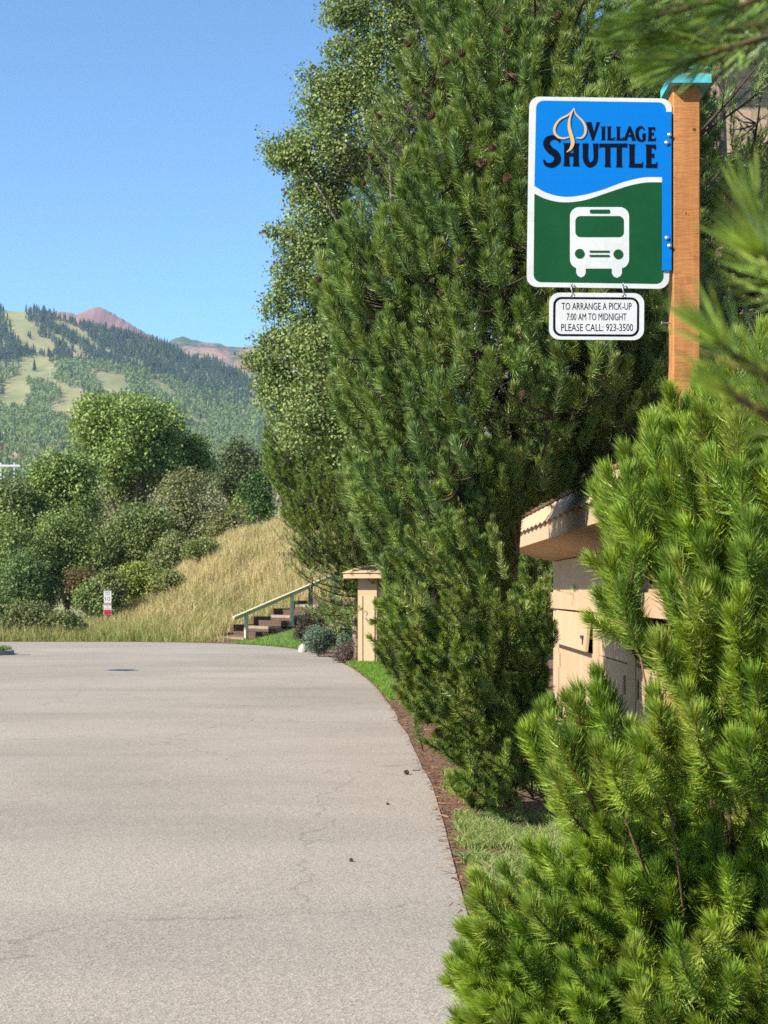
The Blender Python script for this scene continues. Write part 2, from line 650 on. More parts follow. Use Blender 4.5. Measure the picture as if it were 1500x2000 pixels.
tri_sheet([S(clip_wave(inner, wave_hi, True))], -0.0018).build('blue_field', M['signblue'], panel)
tri_sheet([S(clip_wave(inner, wave_lo, False))], -0.0018).build('green_field', M['signgreen'], panel)
bus = [rrect(323, 1157, 653, 1500, 52), [(358, 1490), (411, 1490), (411, 1524), (403, 1541), (385, 1550), (367, 1541), (358, 1524)],
       [(557, 1490), (613, 1490), (613, 1526), (604, 1543), (585, 1552), (566, 1543), (557, 1526)]]
tri_sheet([S(p) for p in bus], -0.0023).build('bus_symbol', M['signwhite'], panel)
cut = [rrect(353, 1207, 623, 1324, 28), rrect(433, 1171, 547, 1193, 9), circ(377, 1417, 27), circ(592, 1420, 27), rrect(431, 1400, 544, 1410, 4), rrect(431, 1424, 544, 1434, 4)]
tri_sheet([S(p) for p in cut], -0.0032).build('bus_window', M['signgreen'], panel)

L = []
yb, yt = 784, 706          # VILLAGE small caps
L += [[(412, 683), (443, 683), (458, 742), (456, 786), (447, 786)], [(443, 786), (456, 786), (489, 692), (491, 683), (468, 683), (470, 692)]]
L += [stem(500, 519, yt, yb, 4, 12)]
for x0, x1 in ((533, 573), (584, 622)):
    L += [stem(x0, x0 + 18, yt, yb, 4, 12), arm(x0 + 6, x1, yb - 13, yb, 10, 0)]
L += [[(650, yt), (663, yt), (640, yb), (620, yb)], [(648, yt - 3), (663, yt - 3), (692, yb), (669, yb)], [(636, 752), (676, 752), (676, 763), (632, 763)]]
L += [brush([(740, 722), (722, 707), (702, 719), (697, 745), (703, 771), (722, 784), (737, 778)], [8, 13, 19, 20, 19, 13, 9]), [(726, 742), (750, 742), (745, 748), (745, 782), (728, 784)]]
L += [stem(760, 778, yt, yb, 4, 12), arm(766, 797, yt, yt + 12, 0, 9), arm(766, 790, 738, 749, 5, 5), arm(766, 800, yb - 13, yb, 10, 0)]
yb, yt = 932, 803          # SHUTTLE
L += [brush([(266, 800), (258, 782), (230, 772), (200, 785), (192, 812), (212, 843), (245, 868), (252, 900), (226, 926), (192, 924), (176, 898)], [10, 20, 24, 34, 38, 40, 40, 38, 30, 22, 10])]
L += [stem(290, 319, yt, yb, 6, 16), stem(342, 371, yt, yb, 6, 16), [(312, 858), (350, 858), (350, 877), (312, 877)]]
L += [brush([(409, 803), (409, 850), (411, 895), (430, 921), (455, 912), (466, 885), (466, 840), (466, 803)], [34, 29, 30, 30, 26, 24, 26, 32])]
L += [[(486, 803), (644, 799), (640, 824), (630, 820), (494, 822), (486, 830)], stem(519, 547, 812, yb, 5, 16), stem(583, 611, 812, yb, 5, 16)]
L += [stem(654, 682, yt, yb, 5, 16), arm(664, 729, yb - 21, yb, 16, 0)]
L += [stem(748, 776, yt, yb, 5, 16), arm(758, 800, yt, yt + 19, 0, 13), arm(758, 790, 856, 873, 7, 7), arm(758, 808, yb - 21, yb, 16, 0)]
tri_sheet([S(p) for p in skew(L)], -0.0022, 0.00005).build('lettering', M['signnavy'], panel)
leaf = [brush([(345, 606), (318, 640), (268, 668), (240, 705), (237, 742), (258, 768), (290, 774), (318, 766)], [3, 9, 10, 13, 14, 12, 9, 4]),
        brush([(345, 606), (356, 640), (392, 678), (409, 715), (405, 752), (385, 772), (358, 771)], [3, 8, 10, 13, 12, 9, 4]),
        brush([(343, 610), (322, 660), (318, 710), (330, 760), (338, 800), (326, 832), (303, 852)], [3, 11, 17, 21, 20, 14, 3])]
tri_sheet([S(p) for p in leaf], -0.0046, 0.0002).build('leaf_emblem', M['signgold'], panel)
# bracket along the sign's right edge
mb = MB()
q0, q1 = pxc(836, 628), pxc(888, 1512)
mb.box(((q0[0] + q1[0]) / 2, YS - 0.006, (q0[2] + q1[2]) / 2), (q1[0] - q0[0], 0.004, q0[2] - q1[2]))
mb.box((q1[0] - 0.001, YS + 0.014, (q0[2] + q1[2]) / 2), (0.004, 0.036, q0[2] - q1[2]))
br = child_build(mb, 'bracket', M['signblue'], root)
for cx_, cy_ in ((862, 802), (862, 1332), (877, 758), (877, 1376)):
    q = pxc(cx_, cy_)
    mb = MB()
    mb.tube([(q[0], YS - 0.008, q[2]), (q[0], YS - 0.0125, q[2]), (q[0], YS - 0.0145, q[2])], [0.0068, 0.0068, 0.003], 10)
    child_build(mb, 'bolt', M['steel'], root)
q = pxc(858, 1797)
mb = MB()
mb.tube([(q[0] - 0.008, rz.y - 0.02, q[2]), (post_x + 0.002, rz.y - 0.02, q[2])], 0.0022, 8)
mb.tube([(q[0] - 0.008, rz.y - 0.02, q[2]), (q[0] - 0.011, rz.y - 0.02, q[2])], 0.006, 8)
child_build(mb, 'screw', M['steel'], root)

# small hanging plate
pc = pxc(472, 1766)
hang = thing('hanging_sign', 'small white pick-up hours sign hanging on hooks under the shuttle sign', 'sign', tuple(pc))
SX, SY0 = 472.0, 1766.0
mb = MB()
mb.prism([tuple(p) for p in S(rrect(207, 1635, 737, 1897, 58, 8, R(0.4)))], -0.001, 0.001)
pl = mb.build('sign_panel', M['signwhite'], hang)
ro, ri = rrect(229, 1659, 709, 1878, 46, 8, R(0.4)), rrect(242, 1671, 697, 1866, 36, 8, R(0.4))
mb = MB()
k = len(ro)
vv = np.vstack([S(ro), S(ri)])
mb.add(np.c_[vv[:, 0], np.full(2 * k, -0.0015), vv[:, 1]], [np.array([[i, (i + 1) % k, k + (i + 1) % k, k + i] for i in range(k)])])
mb.build('border_line', M['signnavy'], pl)


def text_mesh(txt, cx0, cx1, cbase, ccap, yoff, name, mat, parent, to_local):
    cu = bpy.data.curves.new(name, 'FONT')
    cu.body = txt
    cu.size = 1
    cu.resolution_u = 3
    cu.offset = 0.0
    tmp = bpy.data.objects.new('tmp', cu)
    COL.objects.link(tmp)
    dg = bpy.context.evaluated_depsgraph_get()
    me = bpy.data.meshes.new_from_object(tmp.evaluated_get(dg))
    bpy.data.objects.remove(tmp)
    bpy.data.curves.remove(cu)
    co = np.zeros(len(me.vertices) * 3)
    me.vertices.foreach_get('co', co)
    co = co.reshape(-1, 3)
    x0, x1 = co[:, 0].min(), co[:, 0].max()
    y0, y1 = 0.0, co[:, 1].max()
    px = cx0 + (co[:, 0] - x0) / (x1 - x0) * (cx1 - cx0)
    py = cbase + (co[:, 1] - y0) / (y1 - y0) * (ccap - cbase)
    l = to_local(np.c_[px, py])
    me.vertices.foreach_set('co', np.c_[l[:, 0], np.full(len(l), yoff), l[:, 1]].ravel())
    me.name = name
    me.materials.clear()
    me.materials.append(mat)
    me.update()
    ob = bpy.data.objects.new(name, me)
    COL.objects.link(ob)
    ob.parent = parent
    return ob


text_mesh('TO ARRANGE A PICK-UP', 276, 667, 1729, 1690, -0.0016, 'lettering', M['signnavy'], pl, S)
text_mesh('7:00 AM TO MIDNIGHT', 305, 638, 1788, 1749, -0.0016, 'lettering', M['signnavy'], pl, S)
text_mesh('PLEASE CALL: 923-3500', 274, 675, 1848, 1808, -0.0016, 'lettering', M['signnavy'], pl, S)
for cx_ in (333, 620):
    mb = MB()
    pts = []
    for a in np.linspace(-0.4, 2 * math.pi - 1.0, 16):
        pts.append((cx_ + 9 * math.sin(a), 1594 - 9 * math.cos(a)))
    for a in np.linspace(0, math.pi * 1.7, 12):
        pts.append((cx_ + 4 + 9 * math.sin(a), 1640 + 10 - 10 * math.cos(a)))
    l = S(pts)
    p3 = np.c_[l[:, 0], -0.004 - 0.003 * np.sin(np.linspace(0, 6, len(l))), l[:, 1]]
    mb.tube(p3, 0.0022, 6)
    mb.build('hook', M['steel'], hang, True)

# ------------------------------------------------------------------ enclosures
M['tan'] = simple('tan_paint', (0.45, 0.312, 0.188), (0.39, 0.268, 0.158), 2.2, 0.75, 0.05, spec=0.2)
mt, t, b = new_mat('tan_grooved_siding')
v = coords(t)
c = ramp(t, noise(t, 2.2, 5, 0.6, v), [(0.3, (0.38, 0.26, 0.152)), (0.7, (0.45, 0.312, 0.188))])
wav = t.nodes.new('ShaderNodeTexWave')
wav.wave_type = 'BANDS'
wav.bands_direction = 'Y'
wav.inputs['Scale'].default_value = 2.6
wav.inputs['Distortion'].default_value = 0.15
t.links.new(v, wav.inputs['Vector'])
c = mix(t, 0.22, c, ramp(t, wav.outputs['Fac'], [(0.0, (0.55, 0.5, 0.45)), (0.12, (1, 1, 1))]), 'MULTIPLY')
t.links.new(c, b.inputs['Base Color'])
b.inputs['Roughness'].default_value = 0.8
b.inputs['Specular IOR Level'].default_value = 0.2
bump(t, b, wav.outputs['Fac'], 0.3, 0.004)
M['siding'] = mt
M['roofbrown'] = simple('brown_corrugated_metal', (0.22, 0.12, 0.06), (0.14, 0.075, 0.035), 6, 0.5, 0, spec=0.4)
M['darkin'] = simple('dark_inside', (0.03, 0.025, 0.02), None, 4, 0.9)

XW, YF, YN = 2.06, 18.7, 10.6
enc = thing('trash_enclosure', 'large tan trash shed with corrugated roof half hidden behind the pine shrub', 'shed', (XW, (YF + YN) / 2, 0))
mb = MB()
mb.box((XW + 1.1, YF - 0.05, 0.97), (2.2, 0.1, 1.94))
mb.box((XW + 1.1, YN + 0.05, 0.97), (2.2, 0.1, 1.94))
mb.box((XW + 2.15, (YF + YN) / 2, 0.97), (0.1, YF - YN - 0.2, 1.94))
mb.box((XW + 0.05, (YF + YN) / 2, 1.755), (0.1, YF - YN - 0.2, 0.37))           # upper board wall
for y0, y1, z0, z1 in ((YF - 0.55, YF - 0.1, 0, 1.57), (14.75, 15.15, 0, 1.57), (12.6, 13.0, 0, 1.57), (YN + 0.1, YN + 0.5, 0, 1.57)):
    mb.box((XW + 0.05, (y0 + y1) / 2, (z0 + z1) / 2), (0.1, y1 - y0, z1 - z0))
child_build(mb, 'wall', M['siding'], enc)
mb = MB()
mb.box((XW - 0.02, (YF + YN) / 2, 1.475), (0.035, YF - YN, 0.19))
child_build(mb, 'trim_board', M['tan'], enc)
# doors under the trim: the far one has its upper flap hanging ajar
for i, (y0, y1) in enumerate(((15.2, 18.1), (13.02, 14.73), (11.12, 12.58))):
    mb = MB()
    mb.box((XW + 0.03, (y0 + y1) / 2, 0.49), (0.05, y1 - y0, 0.94))
    d = child_build(mb, 'door', M['siding'], enc)
    for yy in (y0 + 0.12, y1 - 0.12):
        mb = MB()
        mb.tube([(XW - 0.008, yy, 0.70), (XW - 0.008, yy, 0.86)], 0.012, 8)
        child_build(mb, 'hinge', M['tan'], d)
mb = MB()
tilt = np.array([[math.cos(0.10), 0, math.sin(0.10)], [0, 1, 0], [-math.sin(0.10), 0, math.cos(0.10)]])
mb.box((XW - 0.035, 16.65, 1.17), (0.03, 2.86, 0.38), tilt)
fl = child_build(mb, 'flap_door', M['tan'], enc)
mb = MB()
mb.box((XW - 0.06, 15.5, 1.12), (0.025, 0.16, 0.03))
mb.box((XW - 0.06, 15.44, 1.085), (0.022, 0.03, 0.08))
child_build(mb, 'latch', M['bark'], fl)
mb = MB()
mb.box((XW + 0.02, 13.875, 1.165), (0.03, 1.69, 0.385))
child_build(mb, 'flap_door', M['tan'], enc)
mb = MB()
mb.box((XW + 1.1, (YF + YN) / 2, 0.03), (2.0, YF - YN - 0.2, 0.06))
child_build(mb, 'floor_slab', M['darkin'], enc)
# roof: soffit, fascia, flared flashing with a wavy lip, corrugated sheet
EY = EYE
yA, yB = YF + 0.32, YN - 0.3
mb = MB()
pts = [(XW + 0.0, EY + 0.372), (1.57, EY + 0.50), (1.57, EY + 0.56), (XW + 2.6, EY + 0.56), (XW + 2.6, EY + 0.372)]
mb.prism(pts, yB + 0.02, yA - 0.02)
rf = child_build(mb, 'roof', M['tan'], enc)
mb = MB()
mb.prism([(1.535, EY + 0.495), (1.567, EY + 0.488), (1.567, EY + 0.70), (1.535, EY + 0.70)], yB, yA)
child_build(mb, 'fascia', M['tan'], rf)
ny = 260
yy = np.linspace(yB - 0.03, yA + 0.03, ny)
wv1 = 0.010 * np.sin(yy * 2 * math.pi / 0.42) + 0.006 * np.sin(yy * 2 * math.pi / 0.13 + 1)
prof = [(1.500, 0.655), (1.515, 0.675), (1.600, 0.835), (1.612, 0.835)]
vv, n_p = [], len(prof)
for (x, h), wamp in zip(prof, (1.0, 0.8, 0.4, 0.4)):
    vv.append(np.c_[np.full(ny, x), yy, EY + h + wv1 * wamp])
mb = MB()
mb.add(np.concatenate(vv), [grid_faces(n_p, ny)])
fo = child_build(mb, 'flashing', M['tan'], rf, smooth_shade=True)
md = fo.modifiers.new('solid', 'SOLIDIFY')
md.thickness = 0.006
cor = 0.014 * np.sin(yy * 2 * math.pi / 0.16)
vv = [np.c_[np.full(ny, x), yy, EY + h + cor] for x, h in ((1.585, 0.862), (1.70, 0.905), (2.5, 0.98), (XW + 2.7, 0.90))]
mb = MB()
mb.add(np.concatenate(vv), [grid_faces(4, ny)])
fo = child_build(mb, 'corrugated_sheet', M['roofbrown'], rf, smooth_shade=True)
md = fo.modifiers.new('solid', 'SOLIDIFY')
md.thickness = 0.01
mb = MB()
mb.box(((1.63 + XW + 2.6) / 2, (yA + yB) / 2, EY + 0.70), (XW + 2.6 - 1.63, yA - yB - 0.1, 0.26))
child_build(mb, 'roof_deck', M['roofbrown'], rf)
# white bag glimpsed in the opening
mb = MB()
u_, v_ = np.meshgrid(np.linspace(0, 2 * math.pi, 25), np.linspace(0.02, math.pi - 0.02, 14), indexing='ij')
rr = 1 + 0.12 * np.sin(5 * u_ + 3 * v_) + 0.08 * np.sin(9 * u_ - 4 * v_)
bx = np.stack([2.45 + 0.22 * rr * np.sin(v_) * np.cos(u_), 12.05 + 0.3 * rr * np.sin(v_) * np.sin(u_), 1.17 + 0.3 * rr * np.cos(v_)], -1)
mb.add(bx, [grid_faces(25, 14)])
bg_ = mb.build('trash_bag', simple('white_plastic', (0.75, 0.77, 0.8), (0.5, 0.55, 0.6), 8, 0.3), smooth_shade=True)
tag(bg_, 'crumpled white plastic bag in the dark opening of the trash shed', 'bag')
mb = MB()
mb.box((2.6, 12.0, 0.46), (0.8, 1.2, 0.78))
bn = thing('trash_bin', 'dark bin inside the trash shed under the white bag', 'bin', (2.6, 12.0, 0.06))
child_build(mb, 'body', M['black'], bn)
mb = MB()
mb.box((2.6, 12.0, 0.866), (0.86, 1.26, 0.03))
child_build(mb, 'rim', M['black'], bn)

# far narrow one
FX, FY = -0.36, 33.0
rot = R(-22)
en2 = thing('utility_cabinet', 'narrow tan cabinet with little pitched roof beside the far flower bed', 'cabinet', (FX, FY, 0), None, rot)
mb = MB()
mb.box((0, 0.25, 0.95), (0.44, 0.5, 1.9))
mb.build('wall', M['siding'], en2)
mb = MB()
mb.box((0.0, -0.015, 0.78), (0.36, 0.03, 1.4))
dr = mb.build('door', M['tan'], en2)
mb = MB()
mb.box((-0.09, -0.035, 0.78), (0.012, 0.012, 1.4))
mb.build('door_seam', M['darkin'], dr)
mb = MB()
mb.tube([(-0.02, -0.03, 1.16), (-0.02, -0.09, 1.16), (-0.06, -0.09, 1.08), (-0.02, -0.09, 1.0), (-0.02, -0.03, 1.0)], 0.012, 6)
mb.build('handle', M['steel'], dr)
mb = MB()
a_, b_ = 0.44, 0.5
mb.add([(-a_, -0.28, 1.86), (a_, -0.28, 1.86), (a_, 0.85, 1.86), (-a_, 0.85, 1.86), (-a_, -0.28, 1.97), (a_, -0.28, 1.97), (a_, 0.85, 1.97), (-a_, 0.85, 1.97)],
       [np.array([[0, 1, 2, 3][::-1], [0, 1, 5, 4], [1, 2, 6, 5], [2, 3, 7, 6], [3, 0, 4, 7], [4, 5, 6, 7]])])
r2 = mb.build('roof', M['tan'], en2)
mb = MB()
mb.add([(-a_ - 0.03, -0.31, 1.975), (a_ + 0.03, -0.31, 1.975), (a_ + 0.03, 0.88, 1.975), (-a_ - 0.03, 0.88, 1.975), (-0.2, 0.05, 2.13), (0.2, 0.05, 2.13), (0.2, 0.55, 2.13), (-0.2, 0.55, 2.13)],
       [np.array([[0, 1, 5, 4], [1, 2, 6, 5], [2, 3, 7, 6], [3, 0, 4, 7], [4, 5, 6, 7], [3, 2, 1, 0]])])
mb.build('flashing', M['tan'], r2)

# ------------------------------------------------------------------ needles
GA = 2.399963


def shoot_axis(p0, d, L, bend, k=7):
    """upturning twig: starts along d, ends along bend"""
    d, bend = nrm(d), nrm(bend)
    u = np.linspace(0, 1, k)[:, None]
    return p0 + L * (d * (u - 0.5 * u * u) + bend * 0.5 * u * u) * 1.1


def needles(mb_, ax, n, ln, wd, rs, col, t0=0.15, a0=68, a1=22, tipfrac=0.25, two=True, curl=0.35):
    k = len(ax)
    tt = np.sort(np.concatenate([rs.uniform(t0, 1, int(n * (1 - tipfrac))), rs.uniform(0.9, 1.0, n - int(n * (1 - tipfrac)))]))
    x = tt * (k - 1)
    i = np.minimum(x.astype(int), k - 2)
    f = (x - i)[:, None]
    p = ax[i] * (1 - f) + ax[i + 1] * f
    tg = nrm(np.gradient(ax, axis=0))
    T = nrm(tg[i] * (1 - f) + tg[i + 1] * f)
    ref = np.where(np.abs(T[:, 2:3]) > 0.85, np.array([[1.0, 0, 0]]), np.array([[0, 0, 1.0]]))
    A = nrm(np.cross(T, ref))
    B = np.cross(T, A)
    ph = np.arange(n) * GA + rs.uniform(0, 6.28)
    O = np.cos(ph)[:, None] * A + np.sin(ph)[:, None] * B
    ang = np.radians(np.interp(tt, [t0, 0.75, 1.0], [a0, (a0 + a1) * 0.52, a1]) + rs.normal(0, 9, n))
    ang = np.abs(ang)
    D = np.cos(ang)[:, None] * T + np.sin(ang)[:, None] * O
    D = nrm(D + np.array([0, 0, 0.08]))
    l = (ln * rs.uniform(0.72, 1.1, n) * np.interp(tt, [0, 0.4, 1], [0.85, 1.0, 0.92]))[:, None]
    Sd = nrm(np.cross(D, O + rs.normal(0, 0.6, (n, 3)))) * wd * 0.5
    cc = np.repeat((np.asarray(col)[None] * rs.uniform(0.78, 1.22, (n, 1)) * (1 + rs.normal(0, 0.05, (n, 3)))), 5 if two else 3, 0)
    dry = rs.random(n) < 0.012
    if dry.any():
        m_ = np.repeat(dry, 5 if two else 3)
        cc[m_] = (0.32, 0.2, 0.07)
    if two:
        m_ = p + D * l * 0.55
        D2 = nrm(D * (1 - curl * 0.4) + T * curl)
        tip = m_ + D2 * l * 0.45
        V = np.stack([p - Sd * 0.8, p + Sd * 0.8, m_ - Sd, m_ + Sd, tip], 1).reshape(-1, 3)
        b_ = np.arange(n)[:, None] * 5
        mb_.add(V, [b_ + np.array([[0, 1, 3, 2]]), b_ + np.array([[2, 3, 4]])], np.clip(cc, 0, 1))
    else:
        tip = p + nrm(D + T * curl * 0.5) * l
        V = np.stack([p - Sd, p + Sd, tip], 1).reshape(-1, 3)
        b_ = np.arange(n)[:, None] * 3
        mb_.add(V, [b_ + np.array([[0, 1, 2]])], np.clip(cc, 0, 1))


def bud(mb_, tip, d, s):
    d = nrm(d)
    mb_.tube([tip - d * s * 0.6, tip + d * s * 0.3, tip + d * s * 1.1, tip + d * s * 1.9], [s * 0.25, s * 0.38, s * 0.28, 0.0006], 6)


def cone_mesh(r_, l_):
    """pine cone: spiral of blunt scales on an egg-shaped core"""
    m = MB()
    n = 60
    for i in range(n):
        u = (i + 0.5) / n
        z = (u - 0.5) * l_
        rad = r_ * (math.sin(math.pi * (0.12 + 0.86 * u)) ** 0.7)
        a = i * GA
        er = np.array([math.cos(a), math.sin(a), 0.0])
        et = np.array([-math.sin(a), math.cos(a), 0.0])
        s_ = r_ * 0.34
        c0 = er * rad * 0.55 + np.array([0, 0, z - 0.1 * l_])
        out_ = er * rad + np.array([0, 0, z])
        up_ = np.array([0, 0, s_ * 0.7])
        v_ = np.array([c0 - et * s_ * 0.4, c0 + et * s_ * 0.4, out_ + et * s_, out_ - et * s_, out_ * 1.05 + up_, c0 + up_ * 1.2])
        m.add(v_, [np.array([[0, 1, 2, 3]]), np.array([[3, 2, 4], [2, 1, 5], [2, 5, 4], [0, 3, 5], [3, 4, 5]])])
    m.tube([(0, 0, -l_ * 0.5), (0, 0, -l_ * 0.2), (0, 0, l_ * 0.2), (0, 0, l_ * 0.48)], [r_ * 0.4, r_ * 0.75, r_ * 0.65, r_ * 0.1], 8)
    return m


CONE_ME = None


def put_cones(root_, places, scale=1.0):
    """places: world positions; each cone a part sharing one mesh"""
    global CONE_ME
    for p_, s_, d_ in places:
        if CONE_ME is None:
            o_ = cone_mesh(0.024, 0.05).build('pine_cone', M['cone'], root_)
            CONE_ME = o_.data
        else:
            o_ = bpy.data.objects.new('pine_cone', CONE_ME)
            COL.objects.link(o_)
            o_.parent = root_
        o_.location = Vector(p_) - root_.location
        o_.rotation_euler = Vector(d_).to_track_quat('Z', 'X').to_euler()
        o_.scale = (s_,) * 3


def clumpy(p, k, seed):
    """0..1 lumpy density field in space"""
    r_ = np.random.default_rng(seed)
    v_ = 0.0
    for _ in range(5):
        d_ = nrm(r_.normal(0, 1, 3)) * k * r_.uniform(0.7, 1.4)
        v_ = v_ + np.sin(np.asarray(p) @ d_ + r_.uniform(0, 6.28))
    return 0.5 + v_ / 6.0


def fill_shoots(fol, wood, bd, base, poly, holes, Yc, D, n, rs, seed, ln, wd, per, greens, sh, nodes, soft=150, two=False, a0=62, a1=24, lean=(0, 0, 0.9), clk=9.0, cut=0.36, budp=0.2, axis_c=None, wild=0.25, sp=0.0, deep=0.0, pw=1.5, rag=45):
    """shoots through a lens-shaped part of the crown, each joined by a twig to the nearest limb"""
    poly = np.asarray(poly, float)
    lo, hi = poly.min(0), poly.max(0)
    view_c = axis_c if axis_c is not None else base
    tips_ = []
    near_ = np.full((n, 3), 1e6)
    made = tries = 0
    while made < n and tries < n * 40:
        tries += 1
        px, py = rs.uniform(lo, hi)
        if not inpoly(px, py, poly):
            continue
        ed = float(edge_dist(px, py, poly))
        off = D * math.sqrt(min(1, ed / soft))
        Y = Yc - off + deep + (rs.random() ** pw) * 1.7 * off + rs.normal(0, 0.05)
        tip = P(px, py, Y)
        if tip[2] < 0.1 or clumpy(tip, clk, seed) < cut * rs.uniform(0.6, 1.3):
            continue
        if ed < rag * clumpy(tip, 4.5, seed + 1) ** 1.5:
            continue
        if sp and made and (np.linalg.norm(near_[:made] - tip, axis=1) < sp * rs.uniform(0.75, 1.0)).any():
            continue
        o_ = tip - np.array([view_c[0], view_c[1], tip[2] - 0.15])
        o_ = nrm(o_)
        d = nrm(o_ + np.array(lean) * 0.25 + rs.normal(0, wild * 1.3, 3))
        bend = nrm(o_ * 0.45 + np.array(lean) + rs.normal(0, wild, 3))
        Ls = rs.uniform(*sh)
        ax = shoot_axis(np.zeros(3), d, Ls, bend)
        ax = ax - ax[-1] + tip
        q = proj(ax)
        if any(inpoly(q[:, 0], q[:, 1], h).any() for h in holes):
            continue
        near_[made] = tip
        made += 1
        g_ = np.array(greens[rs.integers(len(greens))]) * rs.uniform(0.82, 1.18)
        needles(fol, ax - base, int(per * rs.uniform(0.8, 1.2)), ln * rs.uniform(0.85, 1.1), wd, rs, g_, 0.12, a0, a1, 0.3, two)
        if nodes is not None and len(nodes):
            dd = np.linalg.norm(nodes - ax[0], axis=1)
            nb = nodes[np.argmin(dd)]
            m_ = (nb + ax[0]) * 0.5 + np.array([0, 0, -0.06 * dd.min()])
            wood.tube(np.array([nb, m_, ax[0], ax[3], ax[6]]) - base, [0.009, 0.007, 0.005, 0.004, 0.003], 4)
        if rs.random() < budp:
            bud(bd, ax[-1] - base, ax[-1] - ax[-2], rs.uniform(0.009, 0.016))
        tips_.append((tip, ax[-1] - ax[-2]))
    return tips_


def make_pine(name, label, group, base, H, rfun, z_lo, nb, seed, ln=0.065, wd=0.0024, per=95, greens=((0.075, 0.125, 0.035),), step=0.13, back=0.45, two=True,
              trunk_r=0.16, sh=(0.2, 0.36), keep=None, bark='bark', budp=0.25, trunk_mat=None, lean=(0, 0), side_gain=0.0, fill=None):
    rs = np.random.default_rng(seed)
    root_ = thing(name, label, 'tree', (base[0], base[1], base[2]), group)
    base = np.array(base, float)
    fol, wood, bd = MB(), MB(), MB()
    zz = np.linspace(0, H, 14)
    wob = np.c_[np.interp(zz, np.linspace(0, H, 5), rs.normal(0, 0.06, 5)), np.interp(zz, np.linspace(0, H, 5), rs.normal(0, 0.06, 5)), zz]
    wob[0, :2] = 0
    wob[:, :2] += np.outer((zz / H) ** 1.2, lean)
    trk = MB()
    trk.tube(wob, trunk_r * (1 - 0.93 * zz / H) + 0.01, 10)
    trk.build('trunk', trunk_mat or M['palebark'], root_, True)
    tips = []
    nodes = []
    view = nrm(np.array([-base[0], -base[1], 0]))
    for ib in range(nb):
        z0 = z_lo + (H - z_lo) * (ib + rs.random()) / nb
        az = ib * GA + rs.normal(0, 0.3)
        out_ = np.array([math.cos(az), math.sin(az), 0])
        facing = out_ @ view
        if facing < -0.25 and rs.random() > back:
            continue
        Rb = rfun(z0) * rs.uniform(0.72, 1.08) * (1 + side_gain * out_[0])
        if Rb < 0.15:
            continue
        fr = z0 / H
        el = math.tan(R(np.interp(fr, [0, 0.3, 1], [-14, 6, 48]) + rs.normal(0, 7)))
        s_ = np.linspace(0, 1, 9)
        cz_ = np.interp(z0, zz, wob[:, 0]), np.interp(z0, zz, wob[:, 1])
        side = np.array([-out_[1], out_[0], 0])
        sw = rs.normal(0, 0.13)
        pts = np.array([cz_[0], cz_[1], z0]) + s_[:, None] * out_ * Rb + (s_ ** 2)[:, None] * side * sw * Rb
        pts[:, 2] += Rb * (el * s_ * 0.75 + 0.30 * s_ ** 2.2)
        if keep is not None and not keep(pts + base):
            continue
        wood.tube(pts, (0.009 + 0.009 * Rb) * (1 - 0.85 * s_) + 0.002, 6)
        nodes.append(pts[2:] + base)
        # shoots
        n = max(4, int(Rb * 0.78 / step))
        for j in range(n + 1):
            u = 0.24 + 0.76 * (j + rs.uniform(-0.3, 0.3)) / n if j < n else 1.0
            u = min(max(u, 0.1), 1.0)
            x = u * 8
            i = min(int(x), 7)
            p0 = pts[i] * (1 - (x - i)) + pts[i + 1] * (x - i)
            T = nrm(pts[i + 1] - pts[i])
            if j == n:
                d = T
            else:
                sg = 1 if j % 2 else -1
                d = T * rs.uniform(0.35, 0.75) + side * sg * rs.uniform(0.45, 1.0) + np.array([0, 0, rs.uniform(-0.25, 0.75)])
            up_ = nrm(d * 0.5 + np.array([0, 0, 1.0]) * rs.uniform(0.35, 1.0) + rs.normal(0, 0.15, 3) + view * 0.15)
            Ls = rs.uniform(*sh) * (1.25 - 0.35 * u)
            ax = shoot_axis(p0, d, Ls, up_)
            if keep is not None and not keep(ax + base):
                continue
            g_ = np.array(greens[rs.integers(len(greens))]) * rs.uniform(0.8, 1.2)
            needles(fol, ax, int(per * rs.uniform(0.8, 1.15)), ln, wd, rs, g_, 0.12, 62, 24, 0.3, two)
            wood.tube(ax[[0, 3, 6]], [0.0045, 0.0038, 0.003], 4)
            tips.append((ax[-1] + base, ax[-1] - ax[-2]))
            if rs.random() < budp:
                bud(bd, ax[-1], ax[-1] - ax[-2], rs.uniform(0.008, 0.014))
            if Ls > sum(sh) / 2 * 1.0 and j < n:
                for q in range(2):
                    p1 = ax[rs.integers(2, 5)]
                    d1 = nrm(d * 0.6 + rs.normal(0, 0.55, 3) + np.array([0, 0, 0.2]))
                    ax1 = shoot_axis(p1, d1, Ls * rs.uniform(0.45, 0.75), nrm(d1 + np.array([0, 0, rs.uniform(0.3, 1.0)])), 5)
                    needles(fol, ax1, int(per * 0.7), ln, wd, rs, g_ * rs.uniform(0.85, 1.1), 0.15, 62, 24, 0.3, two)
                    tips.append((ax1[-1] + base, ax1[-1] - ax1[-2]))
                    if rs.random() < budp:
                        bud(bd, ax1[-1], ax1[-1] - ax1[-2], rs.uniform(0.008, 0.014))
    if fill:
        for fl_ in (fill if isinstance(fill, list) else [fill]):
            kw = dict(ln=ln, wd=wd, per=per, greens=greens, sh=sh, two=two, budp=budp, holes=[], nodes=np.concatenate(nodes))
            kw.update(fl_)
            tips += fill_shoots(fol, wood, bd, base, rs=rs, seed=seed, **kw)
    fol.build('foliage', M['needle'], root_)
    wood.build('branches', M[bark], root_, True)
    if bd.n:
        tag(bd.build('bud', M['bud'], root_), kind='stuff')
    return root_, tips


